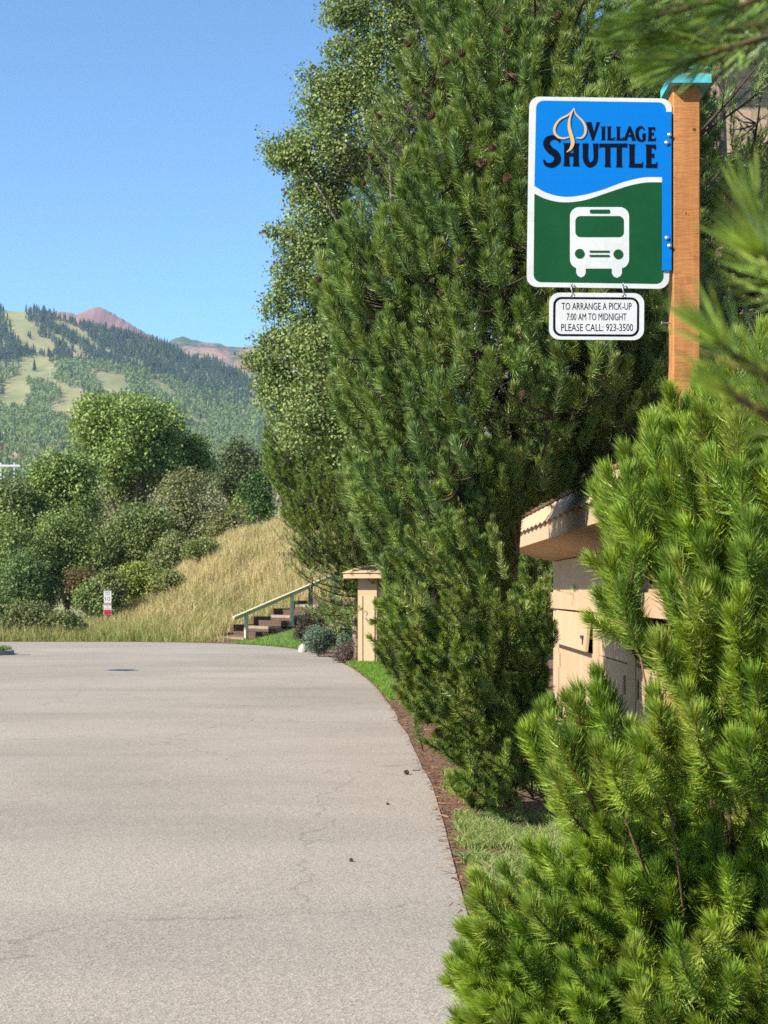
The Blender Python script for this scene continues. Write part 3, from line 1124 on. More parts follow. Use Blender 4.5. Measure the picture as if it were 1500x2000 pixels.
def make_mugo(name, label, base, mat_, poly, holes, Yc, D, nshoot, seed, ln, wd, per, greens, sh, lean=(0, 0, 1), pull=0.8, soft=150, budp=0.3, clk=12.0, cut=0.4, sp=0.07, wild=0.22, a0=56, a1=13, rag=55, bulge_low=0.0, hubs=10, t0=0.08, extra=()):
    """many-stemmed shrub: shoots fill a lens-shaped volume, every one joined by a branch to the base"""
    rs = np.random.default_rng(seed)
    base = np.array(base, float)
    root_ = thing(name, label, 'shrub', tuple(base), 'dwarf pines beside the road')
    fol, wood, bd = MB(), MB(), MB()
    poly = np.asarray(poly, float)
    lo, hi = poly.min(0), poly.max(0)
    hub = []
    for h in range(hubs):
        a = rs.uniform(0, 2 * math.pi)
        hub.append(base + np.array([math.cos(a) * 0.16, math.sin(a) * 0.16, rs.uniform(0.0, 0.1)]))
    made = 0
    placed = []
    tries = 0
    while made < nshoot and tries < nshoot * 25:
        tries += 1
        px, py = rs.uniform(lo, hi)
        if not inpoly(px, py, poly):
            continue
        ed = edge_dist(px, py, poly)
        off = D * math.sqrt(min(1, ed / soft))
        Y = Yc - off + (rs.random() ** 1.25) * 2.0 * off + rs.normal(0, 0.04)
        tip = P(px, py, Y)
        if tip[2] < 0.08 or clumpy(tip, clk, seed) < cut * rs.uniform(0.7, 1.25):
            continue
        if ed < rag * clumpy(tip, 5.0, seed + 1) ** 1.5:
            continue
        core = base + np.array([0, 0, 0.25 + 0.35 * tip[2]])
        outd = nrm(tip - core)
        bend = nrm(outd * pull * 0.6 + np.array(lean) + rs.normal(0, wild, 3))
        d = nrm(outd * pull * 1.5 + np.array(lean) * 0.4 + rs.normal(0, wild * 1.3, 3))
        Ls = rs.uniform(*sh)
        ax = shoot_axis(np.zeros(3), d, Ls, bend)
        ax = ax - ax[-1] + tip
        if ax[0, 2] < 0.03:
            continue
        q = proj(ax)
        if any(inpoly(q[:, 0], q[:, 1], h).any() for h in holes):
            continue
        # keep shoots from merging into one another
        if placed:
            dd = np.linalg.norm(np.array(placed) - tip, axis=1).min()
            if dd < sp * rs.uniform(0.6, 1.0):
                continue
        placed.append(tip)
        made += 1
        g_ = np.array(greens[rs.integers(len(greens))]) * rs.uniform(0.85, 1.15)
        needles(fol, ax - base, int(per * rs.uniform(0.8, 1.15)), ln * rs.uniform(0.85, 1.1), wd, rs, g_, t0, a0, a1, 0.24, True)
        wood.tube(ax[[0, 2, 4, 6]] - base, [0.0045, 0.004, 0.0035, 0.0025], 6)
        if rs.random() < 0.5:
            p1 = ax[rs.integers(1, 4)]
            d1 = nrm(d + rs.normal(0, 0.6, 3))
            ax1 = shoot_axis(p1, d1, Ls * rs.uniform(0.4, 0.7), nrm(d1 + np.array(lean) * 1.2), 6)
            q = proj(ax1)
            if not any(inpoly(q[:, 0], q[:, 1], h).any() for h in holes):
                needles(fol, ax1 - base, int(per * 0.6), ln * 0.95, wd, rs, g_ * 1.05, t0, a0, a1, 0.24, True)
        if rs.random() < budp:
            bud(bd, ax[-1] - base, ax[-1] - ax[-2], rs.uniform(0.005, 0.009))
        if made % 18 == 0:
            hb = hub[rs.integers(hubs)]
            e = ax[0]
            m_ = hb * 0.5 + e * 0.5 + np.array([0, 0, -0.12 * abs(e[2] - hb[2])]) + rs.normal(0, 0.03, 3)
            u = np.linspace(0, 1, 7)[:, None]
            br_ = (1 - u) ** 2 * hb + 2 * u * (1 - u) * m_ + u * u * e
            q = proj(br_)
            if not any(inpoly(q[:, 0], q[:, 1], h).any() for h in holes):
                wood.tube(br_ - base, np.linspace(0.007, 0.003, 7), 6)
    fol.build('foliage', M[mat_], root_)
    wood.build('branches', M['twig'], root_, True)
    if bd.n:
        tag(bd.build('bud', M['bud'], root_), kind='stuff')
    return root_


# front shrub, beside the sign post
G_FRONT = ((0.25, 0.35, 0.04), (0.185, 0.29, 0.035), (0.26, 0.36, 0.04), (0.16, 0.25, 0.035), (0.25, 0.32, 0.05))
poly_f = [(880, 1990), (878, 1850), (905, 1750), (968, 1645), (1040, 1585), (1035, 1500), (1020, 1400), (1035, 1305), (1065, 1350), (1130, 1320), (1150, 1262), (1210, 1290), (1200, 1200), (1150, 1130),
          (1150, 1040), (1135, 960), (1150, 905), (1205, 840), (1255, 800), (1290, 770), (1310, 720), (1360, 735), (1420, 660), (1500, 620), (1700, 560), (1800, 900), (1800, 2300), (1000, 2300)]
holes_f = [[(1195, 1300), (1278, 1290), (1278, 1405), (1225, 1415), (1200, 1370)], [(1235, 1150), (1310, 1165), (1305, 1255), (1262, 1225)], [(985, 940), (1138, 940), (1128, 1090), (1125, 1240), (1075, 1300), (1000, 1270)]]
make_mugo('mugo_pine', 'bright green dwarf pine shrub filling the lower right corner in front of the sign post', (1.12, 4.75, 0), 'fresh_needle', poly_f, holes_f, 4.45, 0.75, 1250, 21,
          0.069, 0.0026, 440, G_FRONT, (0.15, 0.28), lean=(-0.16, -0.3, 0.85), pull=0.9, soft=260, clk=9.0, cut=0.42, sp=0.097, a0=62, a1=24)

# bush under the tall pine
G_MID = ((0.15, 0.22, 0.036), (0.13, 0.195, 0.036), (0.185, 0.255, 0.04), (0.11, 0.165, 0.034), (0.20, 0.24, 0.05))
poly_m = [(722, 1190), (735, 1090), (790, 1010), (900, 955), (985, 985), (1060, 1085), (1090, 1130), (1088, 1340), (1070, 1430), (1090, 1530), (1050, 1610), (930, 1620), (850, 1570), (795, 1485), (755, 1395), (732, 1310)]
SHED3 = [(978, 1092), (984, 1008), (1150, 925), (1300, 880), (1300, 1300), (1096, 1300), (1094, 1128)]
make_mugo('mugo_pine', 'dark green dwarf pine bush at the road edge under the tall pine', (1.05, 11.0, 0), 'needle', poly_m, [SHED3], 10.6, 1.0, 950, 22,
          0.068, 0.0042, 300, G_MID, (0.14, 0.30), lean=(-0.15, -0.35, 0.7), pull=1.2, soft=170, clk=5.5, cut=0.52, sp=0.17, wild=0.4, a0=64, a1=26, rag=110)

# tall pine behind it
G_BIG = ((0.155, 0.235, 0.052), (0.18, 0.26, 0.054), (0.22, 0.29, 0.065), (0.125, 0.20, 0.052))


def r_big(z):
    return float(np.interp(z, [0.6, 1.2, 2.2, 3.2, 4.4, 5.4, 6.4, 7.6, 9.0, 9.6], [0.9, 1.15, 1.25, 1.3, 1.45, 1.25, 1.1, 0.95, 0.45, 0.1]))


SHED = [(990, 1085), (998, 1030), (1008, 1004), (1145, 940), (1300, 880), (1300, 1420), (1075, 1420), (1075, 1110)]


SHED2 = [(1014, 1085), (1016, 1030), (1030, 998), (1150, 946), (1300, 885), (1300, 1420), (1090, 1420), (1090, 1110)]
POLY_BIG = [(800, -60), (792, 60), (770, 130), (728, 190), (700, 250), (700, 320), (640, 400), (612, 470), (600, 540), (612, 610), (640, 680), (636, 750), (668, 820), (690, 850), (655, 930), (668, 1000), (720, 1060), (740, 1150),
            (800, 1240), (1000, 1250), (1075, 1180), (1068, 1095), (985, 1090), (985, 1015), (1140, 938), (1300, 880), (1380, 850), (1420, 600), (1420, 300), (1390, -60)]


def clear_of_shed(p):
    q_ = proj(p)
    return not inpoly(q_[..., 0], q_[..., 1], SHED).any()


pine, tips = make_pine('pine_tree', 'tall dark green pine with cones rising behind the shuttle sign', 'pines behind the sign', (0.86, 12.3, 0), 9.6, r_big, 0.7, 200, 31,
                       ln=0.088, wd=0.0042, per=80, greens=G_BIG, step=0.15, back=0.45, trunk_r=0.13, keep=clear_of_shed, lean=(0.75, 0.1), side_gain=0.3, two=False,
                       fill=[dict(poly=POLY_BIG, holes=[SHED2], Yc=12.3, D=1.45, n=1250, soft=260, axis_c=(1.15, 12.9), clk=3.8, cut=0.46, sp=0.18, pw=2.4, per=320, ln=0.105, wd=0.0048, a0=66, a1=26, sh=(0.2, 0.34), budp=0.3, two=True),
                             dict(poly=POLY_BIG, holes=[SHED2], Yc=12.3, D=1.45, n=2500, soft=260, axis_c=(1.15, 12.9), clk=6.0, cut=0.3, deep=0.3, pw=1.0, per=120),
                             dict(poly=[(850, 800), (1120, 800), (1130, 930), (1020, 985), (1008, 1000), (1000, 1100), (990, 1180), (860, 1180)], holes=[SHED2], Yc=12.0, D=0.6, n=520, soft=60, axis_c=(0.95, 12.6), clk=4.0, cut=0.2, rag=5, per=190, ln=0.095, two=True)])
TP = np.array([a for a, _ in tips])
pp = proj(TP)
places = []
for cxp_, cyp_, s_ in ((990, 59, 1.1), (901, 104, 1.0), (871, 119, 1.0), (843, 225, 1.0), (942, 318, 1.35), (961, 288, 1.0), (991, 348, 1.1), (710, 357, 0.9), (898, 510, 1.0), (797, 86, 0.9), (740, 228, 0.9), (861, 572, 1.0),
                      (622, 545, 0.9), (725, 305, 0.9), (1020, 770, 1.0), (1090, 30, 1.0)):
    d2 = np.hypot(pp[:, 0] - cxp_, pp[:, 1] - cyp_)
    near = np.where(d2 < 45)[0]
    if len(near) == 0:
        continue
    i = near[np.argmin(TP[near, 1])]
    Yc_ = TP[i, 1] - 0.05
    places.append((P(cxp_, cyp_, Yc_), s_ * rng.uniform(0.9, 1.25), (rng.normal(0, 0.5), -1.0, rng.normal(0.1, 0.4))))
put_cones(pine, places)


TRUNK_GAP = [(1378, 130), (1424, 130), (1424, 310), (1378, 310)]


def r_two(z):
    return float(np.interp(z, [1.0, 2.5, 4.5, 6.5, 8.5, 11], [1.5, 1.9, 1.9, 1.7, 1.2, 0.1]))


make_pine('pine_tree', 'second tall pine with pale scaly trunk to the right of the sign post', 'pines behind the sign', (3.35, 15.5, 0), 11, r_two, 1.2, 210, 33,
          ln=0.075, wd=0.0045, per=60, greens=G_BIG, step=0.11, back=0.4, trunk_r=0.17,
          keep=lambda p: not inpoly(proj(p)[:, 0], proj(p)[:, 1], TRUNK_GAP).any(), two=False,
          fill=dict(poly=[(1240, -60), (1560, -60), (1640, 500), (1600, 1000), (1300, 1000), (1220, 700), (1200, 300)], holes=[TRUNK_GAP, [(1440, 80), (1500, 80), (1500, 250), (1440, 250)]], Yc=15.2, D=1.3, n=2500, soft=200, wd=0.006, per=80, axis_c=(3.35, 15.6), clk=6.0, cut=0.5))


make_pine('pine_tree', 'short dark pine standing behind the roof of the trash shed', 'pines behind the sign', (2.6, 21.5, 0), 6.0, lambda z: float(np.interp(z, [0.5, 1.5, 4, 6], [1.3, 1.6, 1.3, 0.1])), 0.5, 120, 36,
          ln=0.09, wd=0.0065, per=55, greens=G_BIG, step=0.13, back=0.4, two=False, trunk_r=0.12, budp=0.1,
          fill=dict(poly=[(960, 800), (1300, 780), (1420, 900), (1420, 1150), (1000, 1250), (950, 1000)], Yc=21.5, D=1.3, n=3000, soft=120, axis_c=(2.6, 21.8), clk=5.0, cut=0.12, wd=0.010, rag=10, per=80))


def r_dark(z):
    return float(np.interp(z, [0.6, 1.5, 3.0, 5.0, 6.5, 8.2], [1.2, 1.7, 1.9, 1.65, 1.0, 0.1]))


make_pine('pine_tree', 'dense dark pine over the flower bed behind the far cabinet', 'pines behind the sign', (-0.55, 34.5, ground_z(-0.55, 34.5)), 8.2, r_dark, 0.6, 300, 35,
          ln=0.10, wd=0.010, per=42, greens=((0.15, 0.225, 0.04), (0.175, 0.25, 0.042), (0.125, 0.19, 0.038)), step=0.14, back=0.3, two=False, trunk_r=0.14, sh=(0.25, 0.42), budp=0,
          fill=dict(poly=[(640, 560), (600, 640), (560, 700), (530, 760), (505, 850), (508, 920), (525, 960), (540, 1010), (560, 1040), (565, 1080), (610, 1110), (650, 1140), (700, 1165), (760, 1180), (800, 1100), (800, 700), (720, 560)], Yc=34.0, D=2.0, n=3000, soft=110, wd=0.012, per=95, rag=40, axis_c=(-0.6, 34.8), clk=4.0, cut=0.42))

# pine close to the camera on the right, only its branch ends reach into view (out of focus)
rs = np.random.default_rng(5)
npn = thing('pine_tree', 'nearest pine, only its blurred branch ends reach in at the right edge', 'tree', (1.35, 1.5, 0), 'pines behind the sign')
nb_ = np.array(npn.location)
fol, wood, trk = MB(), MB(), MB()
trk.tube([(0, 0, 0), (0.02, 0, 1.2), (0, 0.03, 2.4), (0.03, 0, 3.6)], [0.09, 0.08, 0.065, 0.04], 10)
near_shoots = [  # start px, end px, depth start, depth end, bend up
    ((1640, 60), (1255, 105), 1.75, 1.6, 0.2), ((1560, -60), (1290, 40), 1.65, 1.5, 0.1), ((1640, 30), (1370, 110), 1.5, 1.42, 0.0), ((1680, 0), (1440, 95), 1.7, 1.55, 0.1), ((1600, -120), (1330, -30), 1.5, 1.45, 0.1),
    ((1700, -80), (1450, 10), 1.45, 1.35, 0.0), ((1650, 40), (1330, 130), 1.9, 1.8, 0.0), ((1540, 50), (1315, 118), 1.6, 1.5, 0.0), ((1580, 30), (1330, 75), 1.55, 1.5, 0.05), ((1560, -100), (1230, -20), 1.9, 1.75, 0.1),
    ((1600, 760), (1405, 690), 1.05, 1.0, 0.5), ((1680, 860), (1440, 800), 1.1, 1.0, 0.3), ((1600, 640), (1470, 420), 1.2, 1.12, 0.9), ((1650, 560), (1500, 520), 1.05, 1.0, 0.4)]
for (a, b2, ya, yb2, bu) in near_shoots:
    p0, p1 = P(*a, ya), P(*b2, yb2)
    d = p1 - p0
    Ls = np.linalg.norm(d)
    ax = shoot_axis(p0, d - np.array([0, 0, bu * 0.5 * Ls]), Ls, d + np.array([0, 0, bu * Ls]))
    needles(fol, ax - nb_, 90 if a[1] > 300 else 170, 0.062, 0.0019, rs, (0.27, 0.38, 0.06) if a[1] > 300 else (0.14, 0.22, 0.035), 0.3, 48, 14, 0.3, True)
    hub_ = nb_ + np.array([0, 0, p0[2] + 0.12])
    u = np.linspace(0, 1, 6)[:, None]
    wood.tube((1 - u) * hub_ + u * p0 - nb_, np.linspace(0.013, 0.005, 6), 6)
    wood.tube(ax - nb_, np.linspace(0.004, 0.0025, 7), 5)
for k in range(46):       # rest of its crown, outside the frame
    a = rs.uniform(-1.3, 1.3)
    z = rs.uniform(1.0, 3.4)
    rr_ = rs.uniform(0.4, 0.75)
    p0 = np.array([math.cos(a) * rr_ * 0.5, math.sin(a) * rr_ * 0.5, z])
    d = np.array([math.cos(a), math.sin(a), 0.3])
    ax = shoot_axis(p0, d, 0.3, d + np.array([0, 0, 0.8]))
    needles(fol, ax, 120, 0.062, 0.0022, rs, (0.10, 0.19, 0.03), 0.1, 60, 20, 0.3, True)
    wood.tube(np.array([(0, 0, z - 0.1), tuple(p0)]), [0.01, 0.006], 5)
    wood.tube(ax, np.linspace(0.005, 0.003, 7), 5)
trk.build('trunk', M['bark'], npn, True)
fol.build('foliage', M['needle'], npn)
wood.build('branches', M['twig'], npn, True)


# ------------------------------------------------------------------ broadleaf plants
def leaves(mb_, ctr, n, size, rs, cols, nrm_dir=None, flat=0.5):
    """n leaf quads around given centres (n,3)"""
    n = len(ctr)
    N = rs.normal(0, 1, (n, 3))
    if nrm_dir is not None:
        N = N * flat + nrm_dir
    N = nrm(N)
    A = nrm(np.cross(N, rs.normal(0, 1, (n, 3))))
    B = np.cross(N, A)
    s = (size * rs.uniform(0.65, 1.25, n))[:, None]
    V = np.stack([ctr - A * s * 0.6, ctr + B * s * 0.42 + N * s * 0.08, ctr + A * s * 0.6, ctr - B * s * 0.42 + N * s * 0.08], 1).reshape(-1, 3)
    b_ = np.arange(n)[:, None] * 4
    mb_.add(V, [b_ + np.array([[0, 1, 2]]), b_ + np.array([[0, 2, 3]])], np.repeat(cols, 4, 0))


def leafy(name, label, cat, base, blobs, nclus, per, size, spread, cols, seed, group=None, trunk_r=0.12, limbs=14, trunk='greytrunk', shell=0.45, lean=0.0, drop=0.0, wood_name=True):
    """blobs: (centre xyz rel. to base, radii) ; leaf clumps fill the shells of the blobs"""
    rs = np.random.default_rng(seed)
    root_ = thing(name, label, cat, tuple(base), group)
    fol, wood = MB(), MB()
    vol = np.array([b_[1][0] * b_[1][1] + b_[1][0] * b_[1][2] for b_ in blobs])
    pick = rs.choice(len(blobs), nclus, p=vol / vol.sum())
    cen = np.array([b_[0] for b_ in blobs], float)[pick]
    rad = np.array([b_[1] for b_ in blobs], float)[pick]
    dv = nrm(rs.normal(0, 1, (nclus, 3)))
    rr_ = (shell + (1 - shell) * rs.random(nclus) ** 0.6)[:, None]
    cc = cen + dv * rad * rr_
    ok = cc[:, 2] > 0.03
    cc, dv = cc[ok], dv[ok]
    cols = np.asarray(cols, float)
    cl = cols[rs.integers(len(cols), size=len(cc))] * rs.uniform(0.8, 1.2, (len(cc), 1))
    k = rs.poisson(per, len(cc)) + 2
    idx = np.repeat(np.arange(len(cc)), k)
    sq = np.array([1, 1, 0.75])
    pts = cc[idx] + np.clip(rs.normal(0, 1, (len(idx), 3)), -1.5, 1.5) * spread * sq * rs.uniform(0.6, 1.35, (len(cc), 1))[idx]
    pts[:, 2] = np.maximum(pts[:, 2], 0.01)
    lc = cl[idx] * rs.uniform(0.88, 1.12, (len(idx), 1)) * (1 + rs.normal(0, 0.06, (len(idx), 3)))
    leaves(fol, pts, len(idx), size, rs, np.clip(lc, 0, 1), nrm_dir=dv[idx] * 0.5 + np.array([0, 0, 0.5]), flat=0.7)
    top = max(b_[0][2] for b_ in blobs)
    tr_ = np.array([(0, 0, -0.1), (lean * 0.3, 0, top * 0.33), (lean, 0, top * 0.8)])
    u = np.linspace(0, 1, 7)[:, None]
    tp = (1 - u) ** 2 * tr_[0] + 2 * u * (1 - u) * tr_[1] + u * u * tr_[2]
    if trunk_r > 0:
        wood.tube(tp, np.linspace(trunk_r, trunk_r * 0.35, 7), 8)
        for i in rs.choice(len(cc), min(limbs, len(cc)), replace=False):
            s_ = tp[rs.integers(1, 6)]
            e = cc[i]
            m_ = s_ * 0.5 + e * 0.5 + np.array([0, 0, 0.12 * np.linalg.norm(e - s_)]) + rs.normal(0, 0.06, 3) * np.linalg.norm(e - s_)
            wood.tube((1 - u) ** 2 * s_ + 2 * u * (1 - u) * m_ + u * u * e, np.linspace(trunk_r * 0.45, trunk_r * 0.06, 7), 5)
        wood.build('trunk' if cat == 'tree' else 'stem', M[trunk], root_, True)
    fol.build('crown' if cat == 'tree' else 'foliage', M['leaf'], root_)
    return root_


# tall aspen behind the pine
YA = 27.0
ab = np.array([0.75, YA, 0.0])


def ablob(px, py, rpx, rz_=None, dy=0.0):
    p = P(px, py, YA + dy) - ab
    r_ = rpx / FPX * YA
    return (p, (r_, r_ * 1.1, (rz_ or rpx) / FPX * YA))


ablobs = [ablob(650, 760, 75, 62, -0.6), ablob(600, 830, 60, 50, -0.6), ablob(705, 850, 85, 75, -0.6), ablob(640, 690, 70, 60, -0.6), ablob(540, 285, 30, 12), ablob(560, 310, 40, 16), ablob(605, 150, 25, 14), ablob(655, 25, 32, 30), ablob(700, 40, 30, 28), ablob(545, 455, 26, 12), ablob(535, 600, 22, 26), ablob(525, 662, 30, 13), ablob(505, 708, 28, 14), ablob(540, 745, 40, 16), ablob(560, 520, 30, 16), ablob(590, 375, 34, 14), ablob(640, 175, 30, 16), ablob(660, 95, 26, 18),
          ablob(640, 300, 95, 75), ablob(585, 300, 45, 30), ablob(640, 200, 55, 50), ablob(690, 130, 55, 60), ablob(620, 410, 60, 50), ablob(590, 470, 55, 38), ablob(700, 250, 90, 90), ablob(590, 590, 62, 55),
          ablob(560, 560, 32, 40), ablob(640, 520, 80, 80), ablob(580, 660, 60, 35), ablob(545, 700, 50, 26), ablob(560, 770, 55, 45), ablob(690, 20, 45, 30), ablob(765, 60, 60, 60), ablob(760, 160, 90, 90), ablob(800, -40, 100, 70),
          ablob(850, 100, 110, 120, 1.0), ablob(720, 420, 120, 120, 0.8), ablob(700, 620, 120, 110, 0.8), ablob(900, -120, 140, 110, 1.0), ablob(1000, 0, 130, 120, 1.5), ablob(1100, -100, 150, 130, 1.5), ablob(860, 330, 120, 130, 1.5)]
leafy('aspen_tree', 'tall light green aspen rising behind the dark pine', 'tree', ab, ablobs, 8000, 22, 0.05, 0.12, [(0.16, 0.22, 0.06), (0.185, 0.245, 0.07), (0.13, 0.185, 0.055), (0.225, 0.27, 0.085)], 41, trunk_r=0.13, limbs=45, trunk='greytrunk', shell=0.5)


# thicket behind the bank: (px centre, top px, half width px, base px, depth, colours, name, label, density)
def bush(name, label, cat, cx_, top, hw_, bot, Y, cols, seed, size=0.13, n=420, per=13, spread=0.22, group=None, lump=7, trunk_r=0.1, limbs=14, shell=0.5):
    rs = np.random.default_rng(seed)
    X = (cx_ - CX) / FPX * Y
    zb = float(ground_z(X, Y))
    zt = EYE + (CY - top) / FPX * Y
    zlow = EYE + (CY - bot) / FPX * Y
    zlow = max(zlow, zb)
    W = hw_ / FPX * Y
    Hh = zt - zlow
    base = np.array([X, Y, zb])
    bl = [((0, 0, zlow - zb + Hh * 0.5), (W * 0.62, W * 0.6, Hh * 0.5))]
    for k in range(lump):
        a = rs.uniform(0, 2 * math.pi)
        r_ = rs.uniform(0.35, 0.68)
        zc = rs.uniform(0.22, 0.8)
        s_ = rs.uniform(0.26, 0.4)
        env = math.sqrt(max(0.15, 1 - (2 * zc - 0.9) ** 2))
        bl.append(((math.cos(a) * W * r_ * env, math.sin(a) * W * 0.8 * r_ * env, zlow - zb + Hh * zc), (W * s_, W * s_, Hh * s_ * 0.62)))
    return leafy(name, label, cat, base, bl, int(n * 2.3), per + 2, size * 0.66, spread, cols, seed, group, trunk_r, limbs, shell=shell)


OAK = [(0.18, 0.25, 0.055), (0.205, 0.28, 0.06), (0.15, 0.215, 0.055)]
OLIVE = [(0.19, 0.20, 0.08), (0.22, 0.23, 0.095), (0.165, 0.175, 0.075)]
DEEP = [(0.15, 0.195, 0.052), (0.165, 0.215, 0.055), (0.12, 0.165, 0.05)]
GG = 'oaks and bushes beyond the road'
bush('oak_tree', 'tallest round-crowned green oak beyond the road with a bare grey trunk', 'tree', 255, 768, 150, 985, 78, OAK, 51, 0.2, 900, 12, 0.32, GG, 12, 0.22, 46, 0.55)
bush('oak_tree', 'lower bright green oak left of the tallest oak', 'tree', 130, 880, 105, 1100, 74, OAK, 52, 0.19, 620, 12, 0.3, GG, 9, 0.16, 24)
bush('oak_tree', 'small round oak right of the tallest oak', 'tree', 365, 845, 48, 960, 80, OAK, 53, 0.19, 240, 11, 0.28, GG, 5, 0.12, 12)
bush('oak_tree', 'dull green scrub oak in front of the far rooftops', 'tree', 462, 850, 62, 990, 84, [(0.08, 0.11, 0.04), (0.10, 0.12, 0.045)], 54, 0.19, 300, 10, 0.28, GG, 6, 0.14, 22, 0.4)
bush('scrub_bush', 'greyish olive bush crowding the top of the dry bank', 'shrub', 385, 915, 92, 1110, 68, OLIVE, 55, 0.13, 700, 12, 0.22, GG, 9)
bush('scrub_bush', 'dark green bush below the tallest oak', 'shrub', 270, 985, 105, 1165, 67, DEEP, 56, 0.14, 760, 12, 0.23, GG, 9)
bush('scrub_bush', 'mid green bush left of the dark bush', 'shrub', 130, 990, 105, 1185, 66, DEEP + OAK[:1], 57, 0.14, 760, 12, 0.23, GG, 9)
bush('scrub_bush', 'leafy bush at the left edge of the thicket', 'shrub', 10, 1000, 90, 1215, 64, OAK + DEEP[:1], 58, 0.14, 600, 12, 0.23, GG, 8)
bush('scrub_bush', 'low blue-green bush under the left edge of the thicket', 'shrub', 40, 1080, 80, 1230, 59, [(0.10, 0.16, 0.05), (0.12, 0.18, 0.05)], 59, 0.13, 420, 12, 0.2, GG, 6)
bush('scrub_bush', 'low deep green bush behind the speed limit sign', 'shrub', 205, 1120, 62, 1240, 54, DEEP + OLIVE[:1], 60, 0.12, 380, 12, 0.17, GG, 6)
bush('scrub_bush', 'reddish autumn-tinted bush left of the speed limit sign', 'shrub', 165, 1112, 36, 1165, 57, [(0.13, 0.08, 0.035), (0.10, 0.10, 0.035), (0.10, 0.12, 0.035), (0.15, 0.06, 0.04)], 61, 0.12, 130, 11, 0.16, GG, 5)
bush('scrub_bush', 'yellow-green bush right of the speed limit sign', 'shrub', 275, 1098, 52, 1185, 56, [(0.22, 0.27, 0.045), (0.26, 0.29, 0.05), (0.17, 0.22, 0.045)], 62, 0.12, 320, 11, 0.18, GG, 6)
bush('scrub_bush', 'yellow-green bush on the crest of the dry bank', 'shrub', 452, 1000, 42, 1060, 62, [(0.17, 0.18, 0.05), (0.14, 0.15, 0.05)], 63, 0.12, 220, 11, 0.17, GG, 5)
bush('scrub_bush', 'dark young tree at the corner of bank and pine', 'shrub', 505, 925, 38, 1010, 66, [(0.05, 0.105, 0.025), (0.07, 0.13, 0.03)], 64, 0.12, 240, 11, 0.18, GG, 5)
bush('scrub_bush', 'weedy light bush at the road edge far left', 'shrub', 60, 1175, 60, 1245, 50, [(0.14, 0.16, 0.05), (0.11, 0.14, 0.045), (0.18, 0.17, 0.07)], 65, 0.1, 320, 11, 0.15, GG, 6, 0.04)
bush('scrub_bush', 'green weeds left of the speed limit sign at the road edge', 'shrub', 130, 1195, 45, 1246, 49.5, [(0.11, 0.15, 0.04), (0.15, 0.16, 0.05)], 66, 0.1, 220, 11, 0.13, GG, 5, 0.04)

bush('scrub_bush', 'olive bush along the left shoulder of the dry bank', 'shrub', 335, 1040, 52, 1165, 63, OLIVE + DEEP[:1], 67, 0.12, 380, 12, 0.18, GG, 7)
bush('oak_tree', 'dark oak low at the left edge below the far lodges', 'tree', 25, 925, 62, 1080, 72, DEEP, 68, 0.17, 380, 12, 0.26, GG, 7, 0.12, 12)
bush('scrub_bush', 'dark bush filling the gap under the tallest oak', 'shrub', 215, 945, 95, 1130, 84, DEEP, 69, 0.15, 420, 12, 0.24, GG, 7)
bush('scrub_bush', 'green bush behind the crest of the dry bank', 'shrub', 490, 950, 60, 1060, 72, OAK + OLIVE[:1], 70, 0.15, 320, 12, 0.22, GG, 6)
bush('scrub_bush', 'low yellow-green scrub spilling down the left foot of the dry bank', 'shrub', 318, 1118, 40, 1180, 55.5, [(0.19, 0.22, 0.055), (0.16, 0.2, 0.05), (0.24, 0.23, 0.08)], 76, 0.11, 200, 11, 0.2, GG, 6, 0.04)
bush('scrub_bush', 'small green scrub halfway up the left edge of the dry bank', 'shrub', 398, 1058, 38, 1110, 58, [(0.17, 0.2, 0.055), (0.14, 0.18, 0.05)], 78, 0.11, 170, 11, 0.2, GG, 6, 0.04)
# flower bed plants beside the far cabinet
FG = 'plants in the far flower bed'
bush('barberry_hedge', 'clipped dark purple-brown hedge at the head of the flower bed', 'shrub', 612, 1193, 40, 1262, 38.5, [(0.05, 0.035, 0.03), (0.065, 0.05, 0.03), (0.04, 0.045, 0.025)], 71, 0.045, 420, 13, 0.08, FG, 6, 0.03)
bush('lavender_bush', 'grey-green rounded lavender bush in front of the dark hedge', 'shrub', 622, 1222, 40, 1276, 36.5, [(0.13, 0.18, 0.12), (0.10, 0.15, 0.10)], 72, 0.045, 380, 13, 0.07, FG, 6, 0.02)
bush('flower_bush', 'yellow-green bush with pale flowers left of the far cabinet', 'shrub', 665, 1208, 32, 1268, 37, [(0.16, 0.2, 0.06), (0.12, 0.17, 0.05), (0.45, 0.43, 0.3)], 73, 0.05, 260, 11, 0.08, FG, 5, 0.02)
bush('flower_bush', 'blue-green low bush at the foot of the far cabinet', 'shrub', 682, 1235, 26, 1280, 34.6, [(0.09, 0.15, 0.09), (0.11, 0.17, 0.10)], 74, 0.045, 240, 12, 0.06, FG, 5, 0.02)
bush('flower_bush', 'mauve-brown withered bush nearest the road in the flower bed', 'shrub', 668, 1258, 28, 1297, 33.4, [(0.13, 0.09, 0.09), (0.10, 0.08, 0.07), (0.16, 0.12, 0.10)], 75, 0.04, 200, 11, 0.06, FG, 5, 0.02)

